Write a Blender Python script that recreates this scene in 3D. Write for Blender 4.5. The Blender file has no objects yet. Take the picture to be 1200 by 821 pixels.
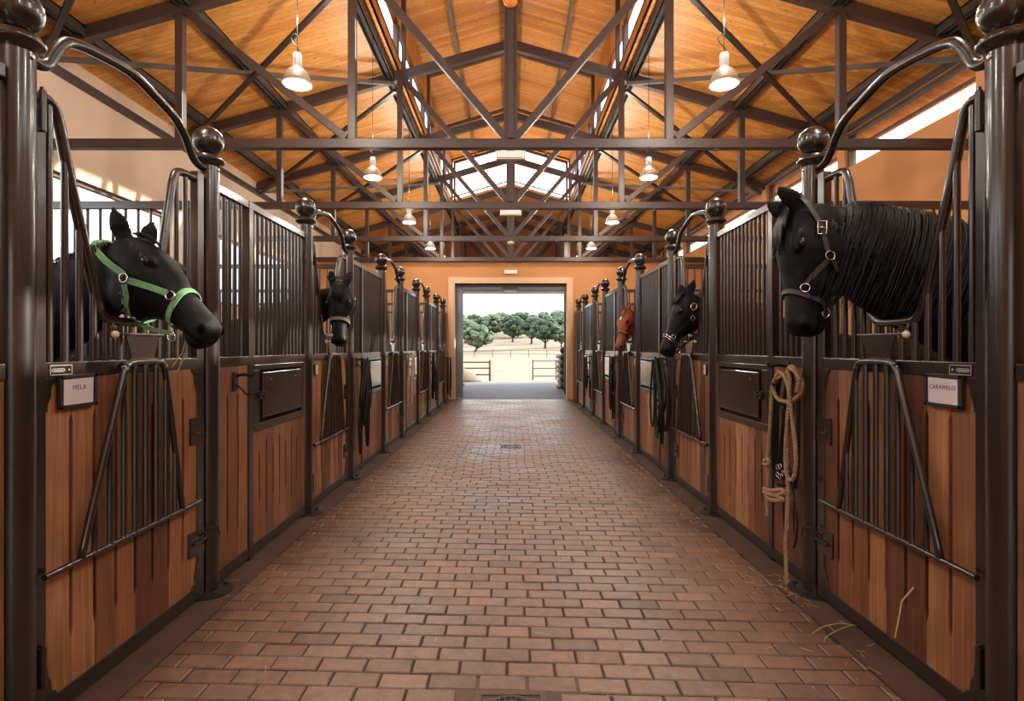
import bpy, math, random
from mathutils import Vector, Matrix, noise
R = math.radians
PI = math.pi
sc = bpy.context.scene
COL = sc.collection
F = 650.0; HC = 1.407; W = 1.75          # focal length in px of a 1200 px frame, eye height, half width of the aisle

# ------------------------------------------------------------------ mesh builder
class MB:
    def __init__(s, mir=1):
        s.v = []; s.f = []; s.t = []; s.mir = mir
    def add(s, vs, fs, tint=0.5):
        b = len(s.v); s.v += [tuple(p) for p in vs]
        for f in fs: s.f.append(tuple(b + i for i in f)); s.t.append(tint)
    def box(s, x0, x1, y0, y1, z0, z1, tint=0.5, ch=0.0):
        if ch <= 0:
            s.add([(x0,y0,z0),(x1,y0,z0),(x1,y1,z0),(x0,y1,z0),(x0,y0,z1),(x1,y0,z1),(x1,y1,z1),(x0,y1,z1)],
                  [(0,3,2,1),(4,5,6,7),(0,1,5,4),(1,2,6,5),(2,3,7,6),(3,0,4,7)], tint)
        else:
            c = ch
            s.add([(x0,y0,z0),(x1,y0,z0),(x1,y1,z0),(x0,y1,z0),(x0,y0,z1-c),(x1,y0,z1-c),(x1,y1,z1-c),(x0,y1,z1-c),
                   (x0+c,y0+c,z1),(x1-c,y0+c,z1),(x1-c,y1-c,z1),(x0+c,y1-c,z1)],
                  [(0,3,2,1),(0,1,5,4),(1,2,6,5),(2,3,7,6),(3,0,4,7),(4,5,9,8),(5,6,10,9),(6,7,11,10),(7,4,8,11),(8,9,10,11)], tint)
    def bar(s, p, q, a, b, up=(0,0,1), tint=0.5):
        """rectangular bar from p to q, a wide sideways, b deep along up"""
        p = Vector(p); q = Vector(q); d = (q-p).normalized(); u = Vector(up)
        u = (u - d*u.dot(d))
        if u.length < 1e-5: u = Vector((0,1,0)) - d*d.y
        u.normalize(); l = d.cross(u)
        c = []
        for o in (p, q):
            for i, j in ((-1,-1),(1,-1),(1,1),(-1,1)): c.append(o + l*(a/2*i) + u*(b/2*j))
        s.add(c, [(3,2,1,0),(4,5,6,7),(0,1,5,4),(1,2,6,5),(2,3,7,6),(3,0,4,7)], tint)
    def rings(s, rs, caps=True, tint=0.5, closed=False):
        n = len(rs[0]); b = len(s.v)
        for r in rs: s.v += [tuple(p) for p in r]
        m = len(rs)
        for i in range(m if closed else m-1):
            i2 = (i+1) % m
            for j in range(n):
                k = (j+1) % n
                s.f.append((b+i*n+j, b+i*n+k, b+i2*n+k, b+i2*n+j)); s.t.append(tint)
        if caps and not closed:
            s.f.append(tuple(b+j for j in reversed(range(n)))); s.t.append(tint)
            s.f.append(tuple(b+(m-1)*n+j for j in range(n))); s.t.append(tint)
    def tube(s, pts, r, n=10, closed=False, tint=0.5):
        pts = [Vector(p) for p in pts]; m = len(pts); rr = r if isinstance(r, (list, tuple)) else [r]*m
        u = None; rs = []
        for i, p in enumerate(pts):
            if closed: d = pts[(i+1) % m] - pts[i-1]
            else: d = pts[min(i+1, m-1)] - pts[max(i-1, 0)]
            if d.length < 1e-9: d = Vector((0,0,1))
            d.normalize()
            if u is None: u = d.orthogonal()
            u = u - d*u.dot(d)
            if u.length < 1e-6: u = d.orthogonal()
            u.normalize(); w = d.cross(u)
            rs.append([p + (u*math.cos(2*PI*k/n) + w*math.sin(2*PI*k/n))*rr[i] for k in range(n)])
        s.rings(rs, True, tint, closed)
    def band(s, pts, nrm, width, th):
        """flat strap through pts lying on a surface with outward normals nrm"""
        rs = []; m = len(pts)
        for i in range(m):
            d = (pts[min(i+1,m-1)] - pts[max(i-1,0)])
            if d.length < 1e-9: continue
            d.normalize(); n = nrm[i] - d*nrm[i].dot(d); n.normalize(); l = d.cross(n)
            p = pts[i]
            rs.append([p - l*width/2, p + l*width/2, p + l*width/2*.9 + n*th, p - l*width/2*.9 + n*th])
        s.rings(rs)
    def lathe(s, prof, n=28, c=(0,0,0), tint=0.5):
        rs = [[(c[0]+r*math.cos(2*PI*k/n), c[1]+r*math.sin(2*PI*k/n), c[2]+z) for k in range(n)] for r, z in prof]
        s.rings(rs, True, tint)
    def prism(s, poly, x0, x1, tint=0.5):
        """poly: (y, z) outline, counter-clockwise, pushed from x0 to x1"""
        n = len(poly)
        s.add([(x0,y,z) for y,z in poly]+[(x1,y,z) for y,z in poly],
              [tuple(reversed(range(n))), tuple(range(n,2*n))] + [(i,(i+1)%n,n+(i+1)%n,n+i) for i in range(n)], tint)
    def ball(s, c, r, n=16, m=10, sc3=(1,1,1), rot=None):
        rs = []
        for i in range(1, m):
            t = PI*i/m; row = []
            for k in range(n):
                q = Vector((math.sin(t)*math.cos(2*PI*k/n)*sc3[0]*r, math.sin(t)*math.sin(2*PI*k/n)*sc3[1]*r, -math.cos(t)*sc3[2]*r))
                if rot: q = rot @ q
                row.append(Vector(c)+q)
            rs.append(row)
        s.rings(rs)
    def build(s, name, mat, parent=None, smooth=False, bevel=0, loc=None, auto=True):
        me = bpy.data.meshes.new(name)
        vs = s.v; fs = s.f
        if s.mir < 0:
            vs = [(-x,y,z) for x,y,z in vs]; fs = [tuple(reversed(f)) for f in fs]
        me.from_pydata([tuple(v) for v in vs], [], fs)
        a = me.attributes.new('tint', 'FLOAT', 'FACE'); a.data.foreach_set('value', s.t)
        if smooth:
            me.polygons.foreach_set('use_smooth', [True]*len(fs))
            if smooth != 'all':
                try: me.set_sharp_from_angle(angle=R(40))
                except Exception: pass
        me.materials.append(mat); me.update()
        o = bpy.data.objects.new(name, me); COL.objects.link(o)
        if bevel:
            b = o.modifiers.new('b', 'BEVEL'); b.width = bevel; b.segments = 2; b.limit_method = 'ANGLE'
        if parent: o.parent = parent
        if loc: o.location = loc
        return o

def spline(pts, n=8):
    """Catmull-Rom through pts"""
    P = [Vector(p) for p in pts]; out = []
    for i in range(len(P)-1):
        p0 = P[i-1] if i else P[0]*2-P[1]; p1 = P[i]; p2 = P[i+1]; p3 = P[i+2] if i+2 < len(P) else P[-1]*2-P[-2]
        for k in range(n):
            t = k/n
            out.append(0.5*((2*p1)+(p2-p0)*t+(2*p0-5*p1+4*p2-p3)*t*t+(3*p1-p0-3*p2+p3)*t**3))
    out.append(P[-1]); return out

def tag(o, label=None, cat=None, group=None, kind=None):
    if label: o['label'] = label
    if cat: o['category'] = cat
    if group: o['group'] = group
    if kind: o['kind'] = kind
    return o
def empty(name, loc=(0,0,0)):
    o = bpy.data.objects.new(name, None); COL.objects.link(o); o.location = loc; o.empty_display_size = .1; return o
def copy_tree(o, parent=None):
    c = o.copy(); COL.objects.link(c); c.parent = parent
    for ch in KIDS.get(o.name, None) or [x for x in o.children]: copy_tree(ch, c)
    return c
KIDS = {}

# ------------------------------------------------------------------ materials
def new_mat(name):
    m = bpy.data.materials.new(name); m.use_nodes = True
    nt = m.node_tree; b = nt.nodes['Principled BSDF']; return m, nt, b
def N(nt, t, **k):
    n = nt.nodes.new(t)
    for a, v in k.items(): setattr(n, a, v)
    return n
def plain(name, col, rough=.5, metal=0, coat=0, var=.12, scale=6, bump=0, bscale=60, spec=.5, sheen=0):
    m, nt, b = new_mat(name)
    tc = N(nt,'ShaderNodeTexCoord'); nz = N(nt,'ShaderNodeTexNoise'); nz.inputs['Scale'].default_value = scale; nz.inputs['Detail'].default_value = 6
    nt.links.new(tc.outputs['Object'], nz.inputs['Vector'])
    mx = N(nt,'ShaderNodeMix', data_type='RGBA')
    mx.inputs[6].default_value = (*[max(0,c*(1-var*1.6)) for c in col],1); mx.inputs[7].default_value = (*[min(1,c*(1+var*1.6)) for c in col],1)
    nt.links.new(nz.outputs['Fac'], mx.inputs[0]); nt.links.new(mx.outputs[2], b.inputs['Base Color'])
    b.inputs['Roughness'].default_value = rough; b.inputs['Metallic'].default_value = metal
    b.inputs['Coat Weight'].default_value = coat; b.inputs['Coat Roughness'].default_value = .12; b.inputs['Coat IOR'].default_value = 1.7
    b.inputs['Specular IOR Level'].default_value = spec
    if sheen: b.inputs['Sheen Weight'].default_value = sheen; b.inputs['Sheen Roughness'].default_value = .4
    if bump:
        n2 = N(nt,'ShaderNodeTexNoise'); n2.inputs['Scale'].default_value = bscale; n2.inputs['Detail'].default_value = 4
        nt.links.new(tc.outputs['Object'], n2.inputs['Vector'])
        bp = N(nt,'ShaderNodeBump'); bp.inputs['Strength'].default_value = bump; bp.inputs['Distance'].default_value = .01
        nt.links.new(n2.outputs['Fac'], bp.inputs['Height']); nt.links.new(bp.outputs['Normal'], b.inputs['Normal'])
    return m
def ramp(nt, cols):
    r = N(nt,'ShaderNodeValToRGB'); e = r.color_ramp.elements
    e[0].position, e[0].color = cols[0][0], (*cols[0][1],1); e[1].position, e[1].color = cols[-1][0], (*cols[-1][1],1)
    for p, c in cols[1:-1]:
        x = e.new(p); x.color = (*c,1)
    return r
def mul(nt, a, b, fac=1.0):
    m = N(nt,'ShaderNodeMix', data_type='RGBA', blend_type='MULTIPLY'); m.inputs[0].default_value = fac
    nt.links.new(a, m.inputs[6]); nt.links.new(b, m.inputs[7]); return m.outputs[2]

def plank_wood(name, cols, rough=.5):
    m, nt, b = new_mat(name); L = nt.links.new
    at = N(nt,'ShaderNodeAttribute', attribute_name='tint'); rp = ramp(nt, cols); L(at.outputs['Fac'], rp.inputs['Fac'])
    tc = N(nt,'ShaderNodeTexCoord'); off = N(nt,'ShaderNodeVectorMath', operation='MULTIPLY_ADD')
    cb = N(nt,'ShaderNodeCombineXYZ'); L(at.outputs['Fac'], cb.inputs[0]); L(at.outputs['Fac'], cb.inputs[2])
    ml = N(nt,'ShaderNodeVectorMath', operation='SCALE'); L(cb.outputs[0], ml.inputs[0]); ml.inputs['Scale'].default_value = 37
    ad = N(nt,'ShaderNodeVectorMath', operation='ADD'); L(tc.outputs['Object'], ad.inputs[0]); L(ml.outputs[0], ad.inputs[1])
    mp = N(nt,'ShaderNodeMapping'); mp.inputs['Scale'].default_value = (60,60,2.2); L(ad.outputs[0], mp.inputs[0])
    nz = N(nt,'ShaderNodeTexNoise'); nz.inputs['Scale'].default_value = 1; nz.inputs['Detail'].default_value = 8; nz.inputs['Distortion'].default_value = .6
    L(mp.outputs[0], nz.inputs[0])
    g = ramp(nt, [(.3,(.62,.58,.56)),(.7,(1.15,1.12,1.1))]); L(nz.outputs['Fac'], g.inputs['Fac'])
    c = mul(nt, rp.outputs[0], g.outputs[0])
    n3 = N(nt,'ShaderNodeTexNoise'); n3.inputs['Scale'].default_value = 2.3; L(ad.outputs[0], n3.inputs[0])
    g2 = ramp(nt, [(.35,(.8,.78,.76)),(.65,(1.1,1.1,1.1))]); L(n3.outputs['Fac'], g2.inputs['Fac'])
    c = mul(nt, c, g2.outputs[0]); L(c, b.inputs['Base Color'])
    b.inputs['Roughness'].default_value = rough
    bp = N(nt,'ShaderNodeBump'); bp.inputs['Strength'].default_value = .15; bp.inputs['Distance'].default_value = .004
    L(nz.outputs['Fac'], bp.inputs['Height']); L(bp.outputs['Normal'], b.inputs['Normal'])
    return m

def ceiling_wood(name):
    m, nt, b = new_mat(name); L = nt.links.new
    tc = N(nt,'ShaderNodeTexCoord'); sp = N(nt,'ShaderNodeSeparateXYZ'); L(tc.outputs['Object'], sp.inputs[0])
    dv = N(nt,'ShaderNodeMath', operation='DIVIDE'); L(sp.outputs['Y'], dv.inputs[0]); dv.inputs[1].default_value = .088
    fl = N(nt,'ShaderNodeMath', operation='FLOOR'); L(dv.outputs[0], fl.inputs[0])
    fr = N(nt,'ShaderNodeMath', operation='FRACT'); L(dv.outputs[0], fr.inputs[0])
    wn = N(nt,'ShaderNodeTexWhiteNoise', noise_dimensions='2D'); cb = N(nt,'ShaderNodeCombineXYZ'); L(fl.outputs[0], cb.inputs[0])
    # staggered board ends
    sx = N(nt,'ShaderNodeMath', operation='MULTIPLY_ADD'); L(fl.outputs[0], sx.inputs[0]); sx.inputs[1].default_value = 1.37; L(sp.outputs['X'], sx.inputs[2])
    d2 = N(nt,'ShaderNodeMath', operation='DIVIDE'); L(sx.outputs[0], d2.inputs[0]); d2.inputs[1].default_value = 3.1
    f2 = N(nt,'ShaderNodeMath', operation='FLOOR'); L(d2.outputs[0], f2.inputs[0]); L(f2.outputs[0], cb.inputs[1]); L(cb.outputs[0], wn.inputs[0])
    rp = ramp(nt, [(0,(.60,.225,.046)),(.5,(.72,.305,.072)),(1,(.80,.385,.105))]); L(wn.outputs['Value'], rp.inputs['Fac'])
    mp = N(nt,'ShaderNodeMapping'); mp.inputs['Scale'].default_value = (2.5,45,45); L(tc.outputs['Object'], mp.inputs[0])
    nz = N(nt,'ShaderNodeTexNoise'); nz.inputs['Scale'].default_value = 1; nz.inputs['Detail'].default_value = 6; L(mp.outputs[0], nz.inputs[0])
    g = ramp(nt, [(.3,(.78,.74,.7)),(.7,(1.1,1.1,1.1))]); L(nz.outputs['Fac'], g.inputs['Fac'])
    c = mul(nt, rp.outputs[0], g.outputs[0])
    vo = N(nt,'ShaderNodeTexVoronoi'); vo.inputs['Scale'].default_value = 1; mp2 = N(nt,'ShaderNodeMapping'); mp2.inputs['Scale'].default_value = (3.2,7,7)
    L(tc.outputs['Object'], mp2.inputs[0]); L(mp2.outputs[0], vo.inputs[0])
    kn = ramp(nt, [(.05,(.35,.2,.12)),(.1,(1,1,1))]); L(vo.outputs['Distance'], kn.inputs['Fac'])
    c = mul(nt, c, kn.outputs[0])
    gr = ramp(nt, [(0,(.32,.2,.14)),(.07,(1,1,1))]); L(fr.outputs[0], gr.inputs['Fac'])
    c = mul(nt, c, gr.outputs[0]); L(c, b.inputs['Base Color'])
    b.inputs['Roughness'].default_value = .42
    bp = N(nt,'ShaderNodeBump'); bp.inputs['Strength'].default_value = .5; bp.inputs['Distance'].default_value = .006
    L(gr.outputs[0], bp.inputs['Height']); L(bp.outputs['Normal'], b.inputs['Normal'])
    return m

def brick_mat():
    m, nt, b = new_mat('brick_paver'); L = nt.links.new
    at = N(nt,'ShaderNodeAttribute', attribute_name='tint'); tc = N(nt,'ShaderNodeTexCoord')
    rp = ramp(nt, [(0,(.115,.066,.047)),(.35,(.175,.100,.066)),(.7,(.215,.125,.080)),(1,(.255,.155,.100))]); L(at.outputs['Fac'], rp.inputs['Fac'])
    nz = N(nt,'ShaderNodeTexNoise'); nz.inputs['Scale'].default_value = 14; nz.inputs['Detail'].default_value = 8; nz.inputs['Roughness'].default_value = .7; L(tc.outputs['Object'], nz.inputs[0])
    g = ramp(nt, [(.3,(.68,.66,.66)),(.7,(1.2,1.18,1.15))]); L(nz.outputs['Fac'], g.inputs['Fac'])
    c = mul(nt, rp.outputs[0], g.outputs[0])
    n2 = N(nt,'ShaderNodeTexNoise'); n2.inputs['Scale'].default_value = 1.1; n2.inputs['Detail'].default_value = 3; L(tc.outputs['Object'], n2.inputs[0])
    g2 = ramp(nt, [(.3,(.72,.72,.76)),(.62,(1.08,1.05,1.0))]); L(n2.outputs['Fac'], g2.inputs['Fac'])
    c = mul(nt, c, g2.outputs[0])
    n4 = N(nt,'ShaderNodeTexNoise'); n4.inputs['Scale'].default_value = 3.3; n4.inputs['Detail'].default_value = 5; L(tc.outputs['Object'], n4.inputs[0])
    g4 = ramp(nt, [(.62,(1,1,1)),(.75,(.55,.56,.62))]); L(n4.outputs['Fac'], g4.inputs['Fac'])
    c = mul(nt, c, g4.outputs[0]); L(c, b.inputs['Base Color'])
    rr = ramp(nt, [(.3,(.36,)*3),(.7,(.55,)*3)]); L(n2.outputs['Fac'], rr.inputs['Fac']); L(rr.outputs[0], b.inputs['Roughness'])
    n3 = N(nt,'ShaderNodeTexNoise'); n3.inputs['Scale'].default_value = 55; n3.inputs['Detail'].default_value = 5; L(tc.outputs['Object'], n3.inputs[0])
    bp = N(nt,'ShaderNodeBump'); bp.inputs['Strength'].default_value = .35; bp.inputs['Distance'].default_value = .006
    L(n3.outputs['Fac'], bp.inputs['Height']); L(bp.outputs['Normal'], b.inputs['Normal'])
    return m

def glass_mat():
    m = bpy.data.materials.new('window_glass'); m.use_nodes = True; nt = m.node_tree; nt.nodes.clear()
    o = N(nt,'ShaderNodeOutputMaterial'); tr = N(nt,'ShaderNodeBsdfTransparent'); tr.inputs[0].default_value = (.95,.97,.97,1)
    gl = N(nt,'ShaderNodeBsdfGlossy'); gl.inputs['Roughness'].default_value = .03
    mx = N(nt,'ShaderNodeMixShader'); mx.inputs[0].default_value = .07
    nt.links.new(tr.outputs[0], mx.inputs[1]); nt.links.new(gl.outputs[0], mx.inputs[2]); nt.links.new(mx.outputs[0], o.inputs[0]); return m
def emit(name, col, st):
    m = bpy.data.materials.new(name); m.use_nodes = True; nt = m.node_tree; b = nt.nodes['Principled BSDF']
    b.inputs['Base Color'].default_value = (*col,1); b.inputs['Emission Color'].default_value = (*col,1); b.inputs['Emission Strength'].default_value = st; return m

M = {}
M['post'] = plain('brown_lacquered_steel', (.016,.0092,.0078), .32, 0, .5, var=.1, scale=3, spec=.6)
M['steel'] = plain('brown_roof_steel', (.062,.037,.031), .42, 0, 0, var=.12, scale=4)
M['purlin'] = plain('dark_purlin_steel', (.034,.026,.025), .4, 0, 0, var=.15, scale=3)
M['brace'] = plain('grey_brace_steel', (.12,.10,.09), .45, .2, 0, var=.15, scale=3)
M['sheet'] = plain('dark_sheet_metal', (.020,.0125,.0115), .2, 0, 1, var=.2, scale=9, bump=.05)
M['chrome'] = plain('bright_metal', (.62,.60,.56), .22, 1, 0, var=.08)
M['knob'] = plain('ivory_knob', (.75,.68,.52), .35)
M['wood'] = plank_wood('stained_plank_wood', [(0,(.135,.052,.028)),(.3,(.20,.080,.038)),(.65,(.30,.130,.058)),(1,(.50,.25,.115))])
M['slotshade'] = plain('slot_shade_brown', (.035,.016,.010), .8)  # dark brown standing in for the shade behind the plank slots
M['ceil'] = ceiling_wood('pine_ceiling_boards')
M['brick'] = brick_mat()
M['joint'] = plain('dark_mortar', (.035,.022,.017), .95, bump=.5, bscale=80, var=.3)
M['concrete'] = plain('worn_concrete_strip', (.095,.052,.036), .7, bump=.4, bscale=30, var=.3, scale=4)
M['apron'] = plain('grey_concrete', (.075,.08,.09), .75, bump=.3, bscale=30, var=.2, scale=2)
M['bed'] = plain('sandy_bedding', (.11,.07,.045), .95, bump=.8, bscale=40, var=.3)
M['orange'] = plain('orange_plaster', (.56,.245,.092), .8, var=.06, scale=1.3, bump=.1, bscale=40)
M['peach'] = plain('pale_peach_plaster', (.64,.46,.33), .8, var=.04, scale=1.3)
M['trim'] = plain('light_peach_trim', (.70,.44,.26), .6, var=.05)
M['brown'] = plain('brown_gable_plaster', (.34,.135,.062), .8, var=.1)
M['glass'] = glass_mat()
M['frame'] = plain('window_frame_brown', (.09,.05,.04), .4)
M['bluegrey'] = plain('blue_grey_door_steel', (.17,.20,.235), .4, var=.05)
M['white'] = plain('white_plastic', (.74,.72,.70), .4, var=.04)
M['reflector'] = plain('spun_aluminium', (.62,.54,.45), .28, .7, var=.06)
M['lens'] = emit('lit_lamp_lens', (.86,1,.94), 14)
M['tubeglow'] = emit('lit_neck_glass', (1,.97,.9), 1.6)
M['black_horse'] = plain('black_coat', (.0045,.0045,.0055), .55, var=.25, scale=5, bump=.25, bscale=170, spec=.18, sheen=.0)
M['chestnut'] = plain('chestnut_coat', (.27,.060,.026), .5, var=.5, scale=9, bump=.2, bscale=150, spec=.3)
M['mane'] = plain('black_mane_hair', (.004,.004,.005), .5, var=.3, spec=.22)
M['rmane'] = plain('chestnut_mane_hair', (.2,.04,.018), .45, var=.3)
M['eye'] = plain('dark_eye', (.010,.007,.006), .22)
M['hollow'] = plain('dark_hollow', (.002,.002,.002), .9, spec=.05)
M['green'] = plain('green_webbing', (.17,.37,.17), .75, var=.35, scale=60, bump=.6, bscale=200)
M['leather'] = plain('black_leather', (.010,.009,.0085), .5, var=.2, spec=.25)
M['olive'] = plain('olive_worn_leather', (.034,.033,.027), .5, var=.25)
M['rope'] = plain('tan_rope', (.40,.255,.155), .85, var=.25, scale=40, bump=1, bscale=120)
M['palerope'] = plain('pale_rope', (.55,.40,.32), .85, var=.2, scale=40, bump=1, bscale=120)
M['straw'] = plain('straw', (.55,.40,.18), .7, var=.25)
M['paper'] = plain('pinkish_paper', (.68,.60,.62), .75, var=.04)
M['ink'] = plain('grey_ink', (.10,.09,.11), .7)
M['line'] = plain('pale_print', (.45,.42,.38), .6)
M['dirtframe'] = plain('worn_holder', (.018,.016,.017), .45)
M['iron'] = plain('cast_iron', (.022,.018,.017), .45, .2, bump=.3)
M['orangeplastic'] = plain('orange_plastic', (.75,.20,.03), .4)
M['sack'] = plain('white_sack', (.62,.58,.56), .8, bump=.5, bscale=15)
M['tyre'] = plain('black_rubber', (.012,.012,.013), .8)
M['grass'] = plain('dry_pasture', (.115,.085,.046), .95, var=.28, scale=.12, bump=.4, bscale=3)
M['sand'] = plain('pale_sand', (.15,.12,.085), .95, var=.1, bump=.4, bscale=12)
M['leafd'] = plain('oak_leaves_dark', (.028,.048,.020), .85, var=.5, scale=1.6, bump=1, bscale=4)
M['leafl'] = plain('oak_leaves_pale', (.062,.085,.042), .85, var=.45, scale=1.6, bump=1, bscale=4)
M['bark'] = plain('oak_bark', (.035,.026,.02), .9)
M['fence'] = plain('weathered_fence_wood', (.07,.05,.035), .85)
M['rust'] = plain('rusty_rail', (.11,.065,.04), .7)

ORD = ['first','second','third','fourth','fifth','sixth','seventh','eighth','ninth','tenth','eleventh','twelfth']
SIDE = {-1:'left', 1:'right'}
def wx(s): return s*W
# ------------------------------------------------------------------ floor
rnd = random.Random(4)
b = MB(); BL, BW, JT = .209, .1065, .007
SK = -.043
row = 0; y = -3.9
while y < 15.25:
    x = -1.80 + (row % 2)*BL/2 + rnd.uniform(-.02,.02)
    while x < 1.80:
        x0 = max(x+JT/2, -1.57); x1 = min(x+BL-JT/2, 1.57)
        if x1 - x0 > .012:
            cx = (x0+x1)/2; cy = y + SK*cx
            near_drain = abs(cx) < .16 and (abs(cy+BW/2-2.13) < .15)
            if cy < 15.15 and not near_drain:
                ta = rnd.gauss(.52,.17); ta = min(1,max(0,ta)); h = rnd.uniform(-.0022,.0022)
                j1, j2 = rnd.uniform(-.0025,.0025), rnd.uniform(-.0025,.0025)
                c = .005
                def q(xx,yy,zz): return (xx, yy+SK*xx, zz)
                ya, yb = y+JT/2+j1, y+BW-JT/2+j2
                vs = [q(x0,ya,-.03),q(x1,ya,-.03),q(x1,yb,-.03),q(x0,yb,-.03),q(x0,ya,h-c),q(x1,ya,h-c),q(x1,yb,h-c),q(x0,yb,h-c),
                      q(x0+c,ya+c,h),q(x1-c,ya+c,h),q(x1-c,yb-c,h),q(x0+c,yb-c,h)]
                b.add(vs, [(0,1,5,4),(1,2,6,5),(2,3,7,6),(3,0,4,7),(4,5,9,8),(5,6,10,9),(6,7,11,10),(7,4,8,11),(8,9,10,11)], ta)
        x += BL
    y += BW; row += 1
tag(b.build('floor', M['brick']), 'brown brick paving down the middle of the stable aisle', 'floor', kind='structure')
b = MB(); b.box(-1.6,1.6,-4,15.25,-.1,-.006)
tag(b.build('floor', M['joint']), 'dark mortar bed between the floor bricks', 'floor', kind='structure')
for s in (-1,1):
    b = MB()
    # gutter strip, slightly uneven, subdivided
    n = 160; g = []
    for i in range(n+1):
        yy = -4+19.2*i/n
        g.append([(s*1.572,yy,.0+.003*noise.noise((s*3,yy*3,0))),(s*1.66,yy,.002+.005*noise.noise((s*9,yy*4,0))),(s*1.82,yy,.004)])
    for i in range(n):
        for j in range(2):
            fq = [g[i][j],g[i][j+1],g[i+1][j+1],g[i+1][j]]
            b.add(fq, [(0,1,2,3) if s>0 else (3,2,1,0)])
    tag(b.build('trim', M['concrete']), 'worn concrete strip along the foot of the %s stall row' % SIDE[s], 'trim', kind='structure')
    b = MB(); b.box(min(s*1.80,s*5.62),max(s*1.80,s*5.62),-4,15.1,-.1,-.004)
    tag(b.build('floor', M['bed']), 'sandy bedding floor inside the %s stalls' % SIDE[s], 'floor', kind='structure')
b = MB(); b.box(-5.6,5.6,15.16,22.9,-.12,-.004)
tag(b.build('floor', M['apron']), 'grey concrete floor beyond the doorway', 'floor', kind='structure')

def drain(y, r, label):
    t = empty('drain_cover', (0, y, 0)); tag(t, label, 'drain cover')
    b = MB(); q = r*1.22
    for a0,a1,b0,b1 in ((-q,q,-q,-q*.8),(-q,q,q*.8,q),(-q,-q*.8,-q*.8,q*.8),(q*.8,q,-q*.8,q*.8)): b.box(a0,a1,b0,b1,-.02,.004)
    b.box(-q*.8,q*.8,-q*.8,q*.8,-.03,-.008)
    if r > .119 and y < 3:
        e = MB(); e.box(-.32,.32,-.24,.24,-.03,-.002); e.build('surround', M['concrete'], t)
    b.build('frame', M['rust'], t, bevel=.002)
    b = MB(); b.lathe([(r*.98,-.02),(r,.002),(r*.9,.005),(r*.82,.003),(r*.82,-.02)], 40); b.build('ring', M['iron'], t, smooth=True)
    b = MB(); 
    for k in range(-4,5):
        xx = k*r*.19; hl = math.sqrt(max(0,(r*.83)**2-xx*xx)); b.box(xx-r*.035,xx+r*.035,-hl,hl,-.015,.003)
    b.box(-r*.82,r*.82,-r*.05,r*.05,-.015,.003)
    b.build('grate', M['iron'], t)
drain(2.13, .12, 'round cast iron grate in a square frame at the near edge of the brick floor')
drain(7.92, .12, 'small dark drain cover halfway down the brick aisle')

# ------------------------------------------------------------------ stall posts
def make_post():
    t = empty('stall_post')
    b = MB(); b.lathe([(.0575,.0),(.0575,2.47)], 32); b.build('shaft', M['post'], t, smooth=True)
    b = MB(); b.lathe([(.058,2.452),(.064,2.466),(.082,2.476),(.0865,2.484),(.0865,2.492),(.078,2.498),(.074,2.510),(.060,2.518),(.045,2.526),(.03,2.53)], 36); b.build('collar', M['post'], t, smooth=True)
    b = MB(); b.ball((0,0,2.602), .083, 32, 20); b.build('ball_finial', M['post'], t, smooth='all')
    b = MB(); b.lathe([(.135,.0),(.135,.009),(.125,.013),(.06,.013)], 32)
    for k in range(4):
        a = PI/4+k*PI/2; b.lathe([(.013,.01),(.013,.026),(.007,.030)], 8, (.098*math.cos(a),.098*math.sin(a),0))
    b.build('base_plate', M['iron'], t, smooth=True)
    b = MB(); b.lathe([(.011,-.004),(.011,.004),(.006,.008)], 10); 
    o = b.build('cap_screw', M['chrome'], t, smooth=True); o.location = (0.056,0,2.435); o.rotation_euler = (0,PI/2,0)
    o.parent = t
    return t
PY = [1.961,3.21,4.73,5.98,7.50,8.75,10.27,11.52,13.04,14.29]
PYALL = [.44]+PY
proto = None
for s in (-1,1):
    for i, yy in enumerate(PYALL):
        o = proto if proto is None else None
        if proto is None: proto = make_post(); o = proto
        else: o = copy_tree(proto)
        o.location = (wx(s), yy, 0)
        if s > 0: o.rotation_euler = (0,0,PI)
        if i == 0: lab = 'brown round stall post with ball finial just outside the view, %s side' % SIDE[s]
        elif i == 1: lab = 'thick-looking round post at the %s edge of the photo, beside the %s door' % (SIDE[s], 'MELA' if s<0 else 'CARAMELO')
        elif i == 2: lab = 'brown ball-topped post on the far side of the %s door' % ('MELA' if s<0 else 'CARAMELO')
        elif i == 10: lab = 'last brown ball-topped post before the end wall on the %s' % SIDE[s]
        else: lab = 'brown ball-topped round post, %s along the %s stall row' % (ORD[i-1], SIDE[s])
        tag(o, lab, 'post', 'ball-topped posts of the stall rows')

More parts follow.
